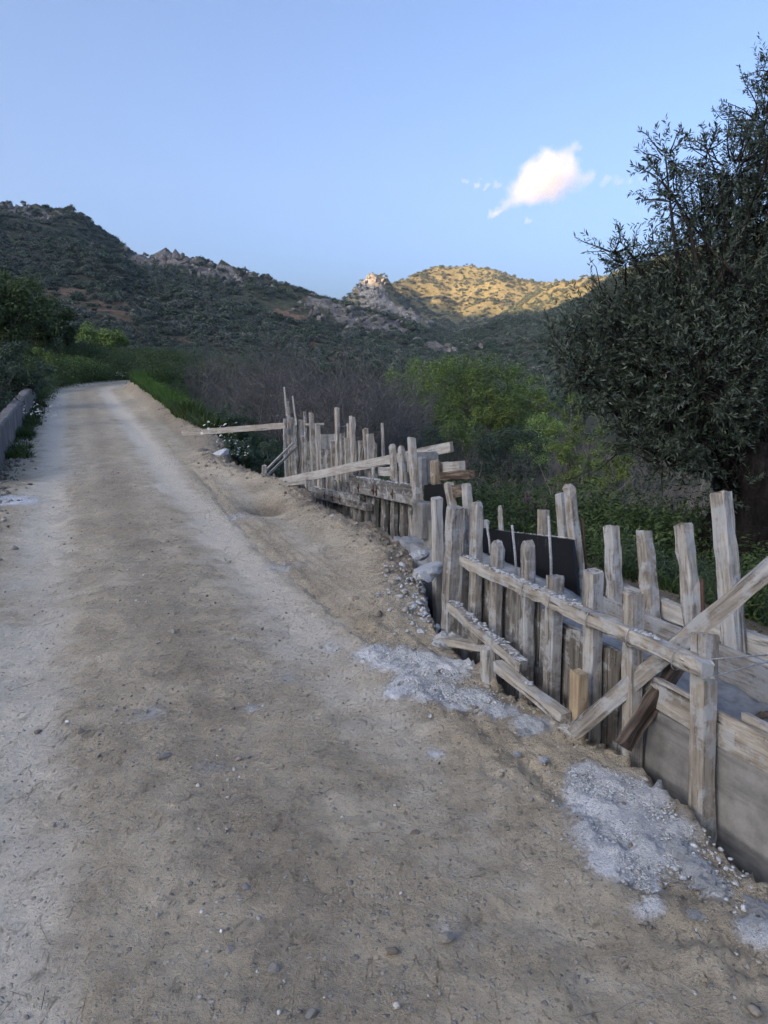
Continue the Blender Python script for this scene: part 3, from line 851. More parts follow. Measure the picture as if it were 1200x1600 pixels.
for (u0, v0, u1, v1, w, s_, rt) in [(889, 757, 908, 935, .105, 3.06 + .13, True), (877, 770, 884, 860, .10, 3.30, False), (849, 797, 851, 860, .09, 3.22, False)]:
    timber('post', on_wall(u1, v1, s_), on_wall(u0, v0, s_), w * .78, .068, M['wood'], bk, rough=1.4, round_top=rt)
timber('thin_stake', on_wall(785, 850, 3.25), on_wall(781, 790, 3.25), .035, .03, M['wood'], bk, round_top=True)
subpart(crust('cement_crust', [Q(800, 831, 3.13), Q(896, 841)], .02, .008, bk, 14, .8), bb1)

# concrete between the two sides
def build_fill():
    tt = np.arange(.5, 6.6, .05); ss = np.linspace(2.20, 3.04, 18)
    S, T = np.meshgrid(ss, tt)
    S = S + np.interp(T, [4.0, 4.5, 6.6], [0, .3, .55]) * (3.04 - S) / .84
    Z = np.interp(T, [.5, 2.3, 3.0, 4.2, 5.4, 6.6], [-.04, .0, .10, .18, .20, .1]) + .025 * fbm(S * 7, T * 7, 4, 61) + .03 * np.abs(fbm(S * 18, T * 18, 3, 62))
    X, Y = to_xy(S, T)
    n0, n1 = S.shape
    top = np.stack([X, Y, Z], -1).reshape(-1, 3); bot = top.copy(); bot[:, 2] = -.6
    f = grid_faces(n0, n1); N = n0 * n1
    F = [f, f[:, ::-1] + N]
    for idx in (np.arange(n1), np.arange(n1)[::-1] + (n0 - 1) * n1, np.arange(n0)[::-1] * n1, np.arange(n0) * n1 + n1 - 1):
        F.append(np.stack([idx[:-1], idx[:-1] + N, idx[1:] + N, idx[1:]], 1))
    o = link('concrete_pour', mesh_np('concrete_pour', np.concatenate([top, bot]), np.concatenate(F), M['fill'], True))
    tag(o, 'rough grey concrete poured between the two sides of formwork', 'concrete')
build_fill()
# stop board across the pour with its ragged bent edge
sb = empty('stop_board', W(2.75, 1.75, 0), 'grey stop board with ragged curved top set across the formwork', 'board')
V = []; nn = 12
for sgn in (-.012, .012):
    for i in range(nn):
        q = i / (nn - 1); c = W(2.34 + .66 * q, 2.13 - .12 * q + sgn, 0)
        V.append(c + (0, 0, -.2)); V.append(c + (0, 0, .22 + .10 * math.sin(q * 2.4) + .008 * math.sin(q * 31)))
F = []
for i in range(nn - 1):
    a = 2 * i; b = 2 * nn + 2 * i
    F += [(a, a + 2, a + 3, a + 1), (b, b + 1, b + 3, b + 2), (a + 1, a + 3, b + 3, b + 1)]
F += [(0, 1, 2 * nn + 1, 2 * nn), (2 * nn - 2, 4 * nn - 2, 4 * nn - 1, 2 * nn - 1)]
link('plywood', mesh_py('plywood', [v - np.array(sb.location) for v in V], F, M['panel']), sb)
rim = [W(2.33 + .68 * q, 2.115 - .12 * q, .228 + .10 * math.sin(q * 2.4) + .010 * math.sin(q * 40)) for q in np.linspace(0, 1, 22)]
rod('bark_edge', rim, .017, M['wood_brown'], sb, 6)

# ------------------------------------------------------------------ braces, loose timbers and stakes by the near formwork
g1 = on_wall(903, 1138, 1.97)
p_cross = on_wall(1008, 1050, S0 + .03)
dirb = p_cross - g1
end = g1 + dirb * 3.15
tag(timber('diagonal_brace', g1 - dirb / np.linalg.norm(dirb) * .03, end, .045, .068, M['wood'], None, xdir=(-dirb[1], dirb[0], 0)),
    'long pale timber brace crossing under the rail up to the tallest valley side post', 'brace')
g2 = on_wall(978, 1158, 2.03)
p2 = on_wall(1108, 964, S0 + .34); d2 = p2 - g2
tag(timber('diagonal_brace', g2 - d2 * .04, p2, .042, .062, M['wood_brown'], None, xdir=(-d2[1], d2[0], 0), rough=2.2),
    'short dark split brace with bark leaning under the pale brace', 'brace')
gs = on_wall(903, 1132, 2.02)
tag(timber('stake', down(gs, -.2), on_wall(905, 1049, 2.02), .065, .055, M['wood_yellow'], None, rough=.8),
    'short yellowish stake at the foot of the pale brace', 'stake')
# post standing on the road side at the end of the rail
pa = on_wall(702, 968, S0 - .12); pb = on_wall(711, 793, S0 - .12)
hp = timber('post', pa + (pa - pb) * .1, pb, .082, .07, M['wood'], fw, rough=1.4)
timber('post', on_wall(722, 960, S0 + .03), on_wall(728, 794, S0 + .03), .07, .06, M['wood'], fw, rough=1.2)
# cement-crusted timbers lying in the hollow
la = on_wall(704, 946, S0 - .16); lb = on_wall(818, 1042, S0 - .14)
f1 = timber('fallen_timber', lb, la, .056, .055, M['wood'], None, xdir=NDIR)
tag(f1, 'cement-spattered timber lying in the hollow from the rail post downwards', 'timber')
c1 = crust('cement_crust', [lb + (0, 0, .036), la + (0, 0, .036)], .06, .013, None, 21, 1.1)
c1.parent = f1; c1.matrix_parent_inverse = Matrix(f1.matrix_world).inverted()
lc = on_wall(778, 1040, S0 - .20); ld = on_wall(884, 1122, S0 - .17)
f2 = timber('fallen_timber', ld, lc, .056, .052, M['wood'], None, xdir=NDIR)
tag(f2, 'crusted timber lying in the hollow just behind the yellowish stake', 'timber')
c2 = crust('cement_crust', [ld + (0, 0, .034), lc + (ld - lc) * .35 + (0, 0, .034)], .06, .012, None, 22, 1.1)
c2.parent = f2; c2.matrix_parent_inverse = Matrix(f2.matrix_world).inverted()
tag(timber('fallen_timber', P(686, 1000, 4.55), P(764, 1012, 4.35), .04, .07, M['wood'], None, xdir=(0, 0, 1)), 'short bare board lying crosswise in the hollow', 'timber')
tag(timber('fallen_timber', P(730, 975, 4.6), P(752, 1005, 4.35), .05, .05, M['wood_dark'], None, xdir=(0, 0, 1)), 'dark stub of timber under the crusted timber in the hollow', 'timber')
sp = P(768, 1058, 4.02)
tag(timber('stub_post', sp + np.array([0, .0, -.2]), P(762, 1008, 4.05), .075, .07, M['wood'], None, round_top=True), 'short worn stub post between the fallen timbers', 'post')

# rebars sticking out of the pour
for (u0, v0, u1, v1, s_, r, m_, lab) in [
    (760, 815, 765, 858, 2.75, .009, 'rebar_pale', 'cement-coated steel bar before the first black board'),
    (800, 820, 806, 890, 2.72, .009, 'rebar_pale', 'tall cement-coated steel bar at the joint of the black boards'),
    (857, 806, 861, 906, 2.62, .009, 'rebar_pale', 'cement-coated steel bar before the middle of the last black board'),
    (910, 810, 916, 905, 3.25, .008, 'rebar_rust', 'thin steel bar leaning beside the round-topped post'),
    (1097, 905, 1098, 1010, 2.75, .010, 'rebar_rust', 'rusty steel bar standing behind the pale brace')]:
    a = on_wall(u1, v1, s_); b = on_wall(u0, v0, s_)
    a = a - (b - a) * .15
    tag(rod('rebar', [a, a * .6 + b * .4 + (.004, 0, 0), b], r, M[m_]), lab, 'steel bar')

# ------------------------------------------------------------------ middle formwork
MA = (3.12, 6.4, 3.36, 12.6)                    # plan line of the walls further on: (s, t) to (s, t)
def mw(u, v, off=0.0): return on_wall(u, v, MA[0] + off, MA[1], MA[2] + off, MA[3])
fm = empty('timber_formwork', W(3.15, 8, -.6), 'low formwork of upright boards under two bolted rails beyond the bank', 'formwork')
TD2 = np.array(W(MA[2], MA[3], 0) - W(MA[0], MA[1], 0)); TD2 /= np.linalg.norm(TD2)
ND2 = np.array([TD2[1], -TD2[0], 0])
for (u, top, w) in [(497, 752, .085), (506, 753, .085), (515, 755, .09), (524, 757, .085), (533, 758, .085), (542, 760, .09), (552, 762, .085), (563, 764, .10), (574, 766, .10), (586, 768, .12), (601, 770, .12), (616, 771, .12), (631, 772, .12), (644, 773, .09)]:
    b = mw(u, top - 6, .06); a = down(b, -.75)
    timber('board', a, b, w, .05, M['wood_dark'], fm, xdir=TD2)
def rail(u0, v0, u1, v1, off, w, d, m_, par, nm='rail', crusted=True, seed=31):
    a = mw(u0, v0, off); b = mw(u1, v1, off)
    o = timber(nm, a, b, d, w, m_, par, xdir=ND2, step=.08)
    if crusted: subpart(crust('cement_crust', [a + (0, 0, w * .5), b + (0, 0, w * .5)], d, .014, par, seed, .7), o)
    return o
rail(486, 763, 566, 781, -.02, .075, .07, M['wood_dark'], fm, seed=32)
lowrail = rail(484, 771, 577, 793, -.03, .08, .08, M['wood_dark'], fm, crusted=False)
rail(550, 750, 656, 768, -.02, .11, .09, M['wood_dark'], fm, seed=33)
uprail = rail(552, 762, 652, 783, -.03, .09, .08, M['wood_dark'], fm, crusted=False)
for (u, v) in [(507, 774), (519, 777), (531, 780), (560, 762), (583, 766), (588, 768), (613, 772)]:
    c = mw(u, v, -.075); own = lowrail if u < 545 else uprail
    subpart(rod('bolt', [c - ND2 * .02, c + ND2 * .05], .013, M['rebar_rust'], fm, 6), own)
    subpart(rod('bolt_washer', [c + (0, 0, -.05), c + (0, 0, .05)], .007, M['rebar_rust'], fm, 5), own)
for (u0, v0, u1, v1, w, d, off, mt, rt) in [
    (643, 684, 648, 760, .10, .09, -.06, 'wood', False), (651, 752, 659, 850, .115, .10, -.14, 'wood', False), (646, 806, 650, 862, .10, .09, -.11, 'wood', False),
    (613, 694, 617, 760, .10, .09, .05, 'wood', True), (627, 697, 630, 760, .10, .09, .04, 'wood', True), (597, 661, 600, 735, .045, .04, .35, 'wood_pale', False),
    (598, 719, 599, 742, .07, .06, .3, 'wood', False), (583, 730, 584, 760, .06, .05, .0, 'wood', True)]:
    timber('post', mw(u1, v1, off), mw(u0, v0, off), w * .85, d * .7, M[mt], fm, xdir=TD2, round_top=rt)
timber('plank_block', mw(594, 737, .1), mw(614, 737, .1), .05, .10, M['wood_pale'], fm, xdir=ND2)
timber('plank_block', mw(612, 742, .15), mw(640, 746, .15), .05, .10, M['wood'], fm, xdir=ND2)

# far board wall
ff = empty('board_wall', W(3.35, 11.5, -.9), 'tall ragged wall of upright grey boards at the far end of the works', 'formwork')
FB = [(444, 655, .09, .03), (450, 636, .095, .0), (456, 652, .07, .05), (461, 655, .075, .0), (466, 672, .08, .06), (470, 656, .07, .1), (476, 644, .085, .05), (486, 645, .12, .0), (496, 662, .09, -.02),
      (502, 703, .09, -.05), (511, 702, .10, -.06), (520, 690, .07, .0), (526, 637, .11, .02), (534, 677, .09, .0), (541, 684, .09, .05), (545, 662, .075, .08), (550, 651, .10, -.02), (556, 690, .06, .05), (563, 689, .09, .05),
      (571, 670, .085, .10), (578, 678, .09, .05), (586, 692, .04, .1),
      (447, 668, .09, .10), (456, 690, .09, .09), (464, 688, .09, .10), (473, 682, .09, .11), (481, 690, .09, .09), (490, 686, .09, .10), (530, 700, .09, .09), (538, 704, .09, .09), (547, 700, .09, .1), (556, 705, .09, .1), (515, 710, .10, .02), (505, 712, .1, .05), (565, 708, .09, .1)]
for k, (u, v, w, off) in enumerate(FB):
    b = mw(u, v, off + .06)
    lean = (0.04 if k % 3 else 0.015) * (b[2] + .8)
    a = down(b, -.85) + np.array([.7 * lean, 0, 0])
    timber('board', a, b, w, .035 + .02 * (k % 3), M['wood' if k % 4 else 'wood_pale'], ff, xdir=TD2, rough=1.6, taper=.05 * (k % 3))
for (u0, v0, u1, v1) in [(444, 605, 448, 650), (457, 619, 463, 665), (450, 627, 451, 645)]:
    timber('slat', mw(u1, v1, -.02), mw(u0, v0, -.02), .028, .02, M['wood_pale'], ff, xdir=TD2, rough=.4)
rail(478, 663, 505, 663, .12, .03, .03, M['wood_pale'], ff, 'batten', False)
timber('plywood_sheet', mw(501, 690, .22), mw(527, 690, .22), .02, .22, M['fill'], ff, xdir=ND2, rough=.3)
timber('plywood_sheet', mw(534, 700, .2), mw(542, 700, .2), .02, .16, M['fill'], ff, xdir=ND2, rough=.3)

# long loose planks
def plank(u0, v0, d0, u1, v1, d1, w, th, m_, name, label, bow=0):
    a = P(u0, v0, d0); b = P(u1, v1, d1)
    return tag(timber(name, a, b, th, w, M[m_], None, xdir=np.cross(b - a, (0, 0, 1)), rough=.7, bow=bow, step=.2), label, 'plank')
plank(285, 677, 13.6, 446, 665, 12.9, .10, .04, 'wood_pale', 'loose_plank', 'long pale plank bridging from the road bank to the tall board wall')
plank(394, 763, 10.9, 706, 698, 8.3, .11, .05, 'wood_pale', 'loose_plank', 'long pale plank slanting from the bank across the low formwork')
plank(395, 764, 10.7, 480, 752, 9.9, .05, .05, 'wood_pale', 'loose_plank', 'short pale plank end under the slanting plank on the bank')
plank(398, 752, 11.2, 459, 692, 12.0, .035, .02, 'wood_pale', 'thin_timber', 'upper of two thin slats leaning on the tall board wall')
plank(404, 756, 11.1, 463, 699, 11.9, .035, .02, 'wood_pale', 'thin_timber', 'lower of two thin slats leaning on the tall board wall')
st = P(413, 745, 11.2)
tag(timber('stake', st + np.array([0, 0, -.25]), P(413, 727, 11.2), .10, .05, M['wood'], None), 'short square stake on the bank by the foot of the two slats', 'stake')

# ------------------------------------------------------------------ link between near and middle formwork
lk = empty('formwork_end', W(2.6, 5.6, -.3), 'cluttered formwork end with black board, concrete block and stub posts beside the tall post', 'formwork')
def lw(u, v, s_): return on_wall(u, v, s_)
timber('post', down(lw(686, 900, 2.55), -.3), lw(683, 778, 2.55), .075, .07, M['wood_pale'], lk)
timber('concrete_block', lw(652, 730, 3.5), lw(668, 730, 3.5), .25, .33, M['fill'], lk, xdir=NDIR, rough=1.5)
timber('concrete_block', lw(664, 840, 2.75), lw(664, 785, 2.75), .20, .16, M['panel'], lk, rough=2.5)
timber('cement_capped_post', lw(660, 760, 3.35), lw(659, 713, 3.35), .10, .09, M['fill'], lk, round_top=True)
timber('round_stub', lw(681, 756, 3.2), lw(679, 719, 3.2), .095, .09, M['wood_tan'], lk, round_top=True)
timber('plank', lw(686, 733, 3.3), lw(722, 731, 3.3), .06, .13, M['wood_pale'], lk, xdir=NDIR)
timber('plank', lw(684, 745, 3.25), lw(738, 741, 3.25), .06, .08, M['wood_brown'], lk, xdir=NDIR)
quad_sheet('black_board', lw(664, 758, 3.12), lw(695, 756, 3.12), lw(698, 815, 3.12), lw(668, 815, 3.12), .02, M['black'], lk)
timber('post', lw(708, 800, 3.0), lw(701, 755, 3.0), .075, .06, M['wood'], lk)
timber('post', lw(733, 820, 3.0), lw(729, 755, 3.0), .085, .07, M['wood_pale'], lk, round_top=True)
timber('stub', lw(706, 768, 3.05), lw(728, 766, 3.05), .08, .10, M['wood_brown'], lk, xdir=NDIR, rough=2.5)
timber('round_stub', lw(757, 835, 3.3), lw(756, 812, 3.3), .09, .08, M['wood_pale'], lk, round_top=True)
timber('thin_board', lw(700, 880, 2.5), lw(698, 830, 2.5), .05, .02, M['wood_dark'], lk)
timber('board', down(lw(672, 880, 2.75), -.5), lw(670, 812, 2.75), .16, .03, M['panel'], lk)

# ------------------------------------------------------------------ parapet on the left verge
def parapet():
    root = empty('parapet_wall', W(-1.2, 15, .3), 'low weathered concrete parapet along the left verge of the road', 'wall')
    for t0, t1, s0, s1, h in ((11.5, 20.5, -1.06, -1.04, .56), (20.55, 27.5, -1.02, -1.0, .58)):
        n = int((t1 - t0) / .25)
        V = []; F = []
        rg = np.random.default_rng(int(t0 * 10))
        for i in range(n + 1):
            q = i / n; t_ = t0 + (t1 - t0) * q; s_ = s0 + (s1 - s0) * q
            zb = float(zr(np.array(t_)))
            hh = h + .012 * math.sin(t_ * 3.1) + rg.normal(0, .006)
            pr = [(0.02, -.35), (0.0, .1), (0.0, hh - .03), (-.03, hh), (-.19, hh - .005), (-.22, hh - .035), (-.22, -.9)]
            for ds, dz in pr: V.append(W(s_ + ds + rg.normal(0, .003), t_, zb + dz + rg.normal(0, .003)))
        k = 7
        for i in range(n):
            for j in range(k - 1):
                F.append((i * k + j, i * k + j + 1, (i + 1) * k + j + 1, (i + 1) * k + j))
        F.append(tuple(range(k))); F.append(tuple(n * k + j for j in range(k - 1, -1, -1)))
        off = np.array(root.location)
        link('wall_section', mesh_py('wall_section', [v - off for v in V], F, M['parapet']), root)
parapet()

# ------------------------------------------------------------------ vegetation builders
def leaves(C, N, size, aspect, rg, droop=0.0):
    """one diamond leaf per centre C, lying roughly across N, random spin; returns V, F"""
    n = len(C)
    size = np.broadcast_to(size, (n,)) * rg.uniform(.65, 1.3, n)
    D = rg.normal(0, 1, (n, 3)); D[:, 2] -= droop
    N = N + rg.normal(0, .45, (n, 3)); N /= np.linalg.norm(N, axis=1, keepdims=True) + 1e-9
    D = D - N * (D * N).sum(1, keepdims=True); D /= np.linalg.norm(D, axis=1, keepdims=True) + 1e-9
    B = np.cross(N, D)
    L = size[:, None]; Wd = (size * aspect)[:, None]
    V = np.stack([C - D * L * .5, C + B * Wd * .5 - D * L * .05, C + D * L * .5 - N * L * .08, C - B * Wd * .5 - D * L * .05], 1).reshape(-1, 3)
    return V, np.arange(4 * n).reshape(n, 4)

def tubes(paths, sides=5):
    """paths: list of (points (k,3), radii (k,)) -> V, F (quads)"""
    Vs = []; Fs = []; base = 0
    for pts, rad in paths:
        pts = np.asarray(pts, float); rad = np.asarray(rad, float); k = len(pts)
        tg = np.gradient(pts, axis=0); tg /= np.linalg.norm(tg, axis=1, keepdims=True) + 1e-9
        h = np.where(np.abs(tg[:, 2:3]) < .9, np.array([[0, 0, 1.0]]), np.array([[1.0, 0, 0]]))
        x = np.cross(tg, h); x /= np.linalg.norm(x, axis=1, keepdims=True) + 1e-9; y = np.cross(tg, x)
        a = np.arange(sides) * 2 * math.pi / sides
        ring = pts[:, None] + rad[:, None, None] * (np.cos(a)[None, :, None] * x[:, None] + np.sin(a)[None, :, None] * y[:, None])
        Vs.append(ring.reshape(-1, 3))
        i = np.arange(k - 1)[:, None] * sides + np.arange(sides)[None]
        j = np.arange(k - 1)[:, None] * sides + (np.arange(sides)[None] + 1) % sides
        Fs.append(np.stack([i, j, j + sides, i + sides], -1).reshape(-1, 4) + base)
        base += k * sides
    return np.concatenate(Vs), np.concatenate(Fs)

def curve(a, b, rg, n=7, sag=.12):
    q = np.linspace(0, 1, n)[:, None]
    L = np.linalg.norm(b - a)
    m1 = rg.normal(0, sag * L, 3); m2 = rg.normal(0, sag * .5 * L, 3)
    return a + (b - a) * q + m1 * np.sin(q * math.pi) + m2 * np.sin(2 * q * math.pi)

def make_tree(rg, height, rad, leaf_mat, n_clump=40, n_leaf=4500, leaf=.16, trunk_h=.3, trunk_r=.12, asp=.6, bark='twig', squash=1.0, up=0.0):
    """trunk and crown meshes of a broadleaf tree or shrub standing at the origin"""
    cz = height * (trunk_h + (1 - trunk_h) * .5); rz = height * (1 - trunk_h) * .5 * squash
    cl = []; 
    while len(cl) < n_clump:
        p = rg.uniform(-1, 1, 3); r = np.linalg.norm(p)
        if r > 1 or r < .35 * rg.random(): continue
        an = math.atan2(p[1], p[0])
        k = .78 + .3 * math.sin(an * 2 + 1.3 * p[2]) * .6 + rg.uniform(-.12, .18)
        cl.append((p[0] * rad * k, p[1] * rad * k, cz + p[2] * rz * (k + .1)))
    cl = np.array(cl)
    paths = []
    fork = np.array([rg.normal(0, .05 * rad), rg.normal(0, .05 * rad), height * trunk_h])
    paths.append((curve(np.array([0, 0, -.3]), fork, rg, 6, .04), np.linspace(trunk_r * 1.3, trunk_r * .8, 6)))
    for i, c in enumerate(cl):
        if i % 4 == 0:
            paths.append((curve(fork - (0, 0, .1 * height * trunk_h), c, rg, 7, .08), np.linspace(trunk_r * .6, trunk_r * .06, 7)))
        else:
            o = cl[(i // 4) * 4]; st = fork + (o - fork) * .55
            paths.append((curve(st, c, rg, 5, .08), np.linspace(trunk_r * .22, trunk_r * .03, 5)))
    tv, tf = tubes(paths, 5)
    ci = rg.integers(0, n_clump, n_leaf)
    cr = rad * rg.uniform(.16, .30, n_clump)
    off = rg.normal(0, 1, (n_leaf, 3)); off /= np.linalg.norm(off, axis=1, keepdims=True)
    rr = rg.random(n_leaf) ** .5
    Cn = cl[ci] + off * (cr[ci] * rr)[:, None] * np.array([1, 1, .75])
    nrm = off * .6 + np.array([0, 0, .7 + up])
    lv, lf = leaves(Cn, nrm, leaf, asp, rg)
    return mesh_np('trunk', tv, tf, M[bark], True), mesh_np('crown', lv, lf, M[leaf_mat])

def put_tree(name, meshes, loc, sc, rz, label, cat, group=None):
    root = empty(name, loc, label, cat, group)
    root.rotation_euler = (0, 0, rz); root.scale = sc if hasattr(sc, '__len__') else (sc,) * 3
    for nm, me in zip(('trunk', 'crown'), meshes): link(nm, me, root)
    return root

def scatter(name, pts, scl, rot, idx, protos, label, cat, tilt=None):
    """one object of stuff: copies of the prototypes set on points by geometry nodes"""
    pc = bpy.data.collections.new(name + '_kinds')
    for k, me in enumerate(protos):
        o = bpy.data.objects.new('%s_kind_%d' % (name, k), me); pc.objects.link(o)
    me = bpy.data.meshes.new(name)
    me.vertices.add(len(pts)); me.vertices.foreach_set('co', np.asarray(pts, np.float32).ravel())
    a = me.attributes.new('scl', 'FLOAT_VECTOR', 'POINT'); a.data.foreach_set('vector', np.asarray(scl, np.float32).ravel())
    r3 = np.zeros((len(pts), 3), np.float32); r3[:, 2] = rot
    if tilt is not None: r3[:, :2] = tilt
    a = me.attributes.new('rot', 'FLOAT_VECTOR', 'POINT'); a.data.foreach_set('vector', r3.ravel())
    a = me.attributes.new('idx', 'INT', 'POINT'); a.data.foreach_set('value', np.asarray(idx, np.int32))
    o = link(name, me)
    ng = bpy.data.node_groups.new(name + '_spread', 'GeometryNodeTree')
    ng.interface.new_socket('Geometry', in_out='INPUT', socket_type='NodeSocketGeometry')
    ng.interface.new_socket('Geometry', in_out='OUTPUT', socket_type='NodeSocketGeometry')
    n = ng.nodes; l = ng.links
    gi = n.new('NodeGroupInput'); go = n.new('NodeGroupOutput')
    ip = n.new('GeometryNodeInstanceOnPoints'); ci = n.new('GeometryNodeCollectionInfo')
    ci.inputs['Collection'].default_value = pc; ci.inputs['Separate Children'].default_value = True; ci.inputs['Reset Children'].default_value = True
    ip.inputs['Pick Instance'].default_value = True
    def na(nm, dt):
        x = n.new('GeometryNodeInputNamedAttribute'); x.data_type = dt; x.inputs[0].default_value = nm
        return x.outputs[0]
    l.new(gi.outputs[0], ip.inputs['Points']); l.new(ci.outputs[0], ip.inputs['Instance'])
    l.new(na('scl', 'FLOAT_VECTOR'), ip.inputs['Scale'])
    e2r = n.new('FunctionNodeEulerToRotation'); l.new(na('rot', 'FLOAT_VECTOR'), e2r.inputs[0]); l.new(e2r.outputs[0], ip.inputs['Rotation'])
    l.new(na('idx', 'INT'), ip.inputs['Instance Index'])
    l.new(ip.outputs[0], go.inputs[0])
    md = o.modifiers.new('spread', 'NODES'); md.node_group = ng
    return tag(o, label, cat, kind='stuff')

def bush_proto(rg, mat, n=260, leaf=.26, clumps=9, asp=.75):
    """a low evergreen shrub about 1 m in radius, made of leaf clumps"""
    cl = rg.normal(0, 1, (clumps, 3)); cl /= np.linalg.norm(cl, axis=1, keepdims=True)
    cl = cl * rg.uniform(.25, .75, (clumps, 1)) * np.array([1, 1, .6]); cl[:, 2] = np.abs(cl[:, 2]) + .25
    ci = rg.integers(0, clumps, n)
    off = rg.normal(0, 1, (n, 3)); off /= np.linalg.norm(off, axis=1, keepdims=True)
    C = cl[ci] + off * rg.uniform(.15, .42, (n, 1))
    C[:, 2] = np.abs(C[:, 2])
    v, f = leaves(C, off + np.array([0, 0, .5]), leaf, asp, rg)
    return mesh_np('bush', v, f, mat)

rng = np.random.default_rng(2024)
# ------------------------------------------------------------------ scrub on the hills
def outcrops():
    """angular crags on the cliffs"""
    rg = np.random.default_rng(88)
    m = NT('crag_rock', .95, .1); co = m.coord('Object')
    oi = m.new('ShaderNodeObjectInfo')
    col = m.ramp(m.noise(co, 1.6, 8, .8, .5), [(.3, (.07, .067, .064)), (.5, (.17, .163, .152)), (.72, (.31, .295, .28))])
    m.color(m.mix(1.0, col, m.ramp(oi.outputs['Random'], [(0, .7), (1, 1.15)]), 'MULTIPLY')); m.normal(m.bump(m.noise(co, 5, 8, .8), 1.0, .12))
    protos = [lump_mesh('crag', rg, m.m, 3, 1.25, .34, 2.4, 9) for _ in range(6)]
    pts = []; sc = []
    for (p, r), (u, v, _) in zip(ROCK_P, ROCKS):
        n = 20 if r > 12 else 10
        for _ in range(n):
            q = p[:2] + rg.normal(0, r * .75, 2)
            k = rg.uniform(.7, 2.3) * (1.3 if p[1] > 800 else 1.0)
            pts.append((q[0], q[1], gz(*q) - k * .15)); sc.append((k * rg.uniform(.8, 1.6), k * rg.uniform(.8, 1.3), k * rg.uniform(.8, 1.5)))
    n = len(pts)
    scatter('rock_outcrops', np.array(pts), np.array(sc), rg.uniform(0, 6.28, n), rg.integers(0, 6, n), protos, 'grey rocky crags on the crest of the hills', 'rocks', tilt=rg.normal(0, .25, (n, 2)))

def hill_scrub():
    protos = [bush_proto(rng, M['maquis'], 420, .2, 11) for _ in range(4)] + [bush_proto(rng, M['maquis2'], 420, .2, 11) for _ in range(2)] + [bush_proto(rng, M['dull'], 420, .2, 11) for _ in range(2)]
    A = []
    for (d0, d1, n, s0, s1) in ((70, 260, 9000, 1.0, 3.0), (260, 700, 34000, 1.5, 4.2), (700, 1600, 42000, 2.2, 5.2)):
        d = np.sqrt(rng.uniform(d0 ** 2, d1 ** 2, n)); u = rng.uniform(-140, 1340, n)
        x = d * (u - 600) / FPX; y = d
        A.append(np.stack([x, y, (s0 + (s1 - s0) * rng.random(n) ** 1.7)], 1))
    A = np.concatenate(A)
    x, y, sc = A.T
    rk = blob_mask(x, y, ROCK_P); eh = blob_mask(x, y, EARTH_P)
    dens = .34 + 1.1 * sstep(.25, .7, vnoise(x * .022, y * .022, 71) + .28 * fbm(x * .09, y * .09, 3, 72))
    keep = rng.random(len(x)) < dens * (1 - .88 * np.clip(rk * 1.5, 0, 1)) * (1 - .8 * np.clip(eh * 1.3, 0, 1))
    dm = sunlit_dry_mask(x, y, Zall(x, y)); keep &= rng.random(len(x)) > .08 * dm
    keep &= (hills_h(x, y) > 1.0) | (y > 120)
    x, y, sc = x[keep], y[keep], sc[keep]
    z = Zall(x, y) - .35
    kind = (vnoise(x * .03, y * .03, 75) * 5 + rng.uniform(0, 3.5, len(x))).astype(int).clip(0, 7)
    kind = np.where(rng.random(len(x)) < .8 * sunlit_dry_mask(x, y, z), 4 + rng.integers(0, 2, len(x)), kind)  # paler shrubs on the sunlit far slopes, sunlight put into leaf colour
    S3 = np.stack([sc * rng.uniform(.8, 1.3, len(sc)), sc * rng.uniform(.8, 1.3, len(sc)), sc * rng.uniform(.6, 1.15, len(sc))], 1)
    outcrops()
    scatter('hill_scrub', np.stack([x, y, z], 1), S3, rng.uniform(0, 6.28, len(x)), kind, protos, 'dark evergreen scrub covering the hillsides', 'scrub')
hill_scrub()

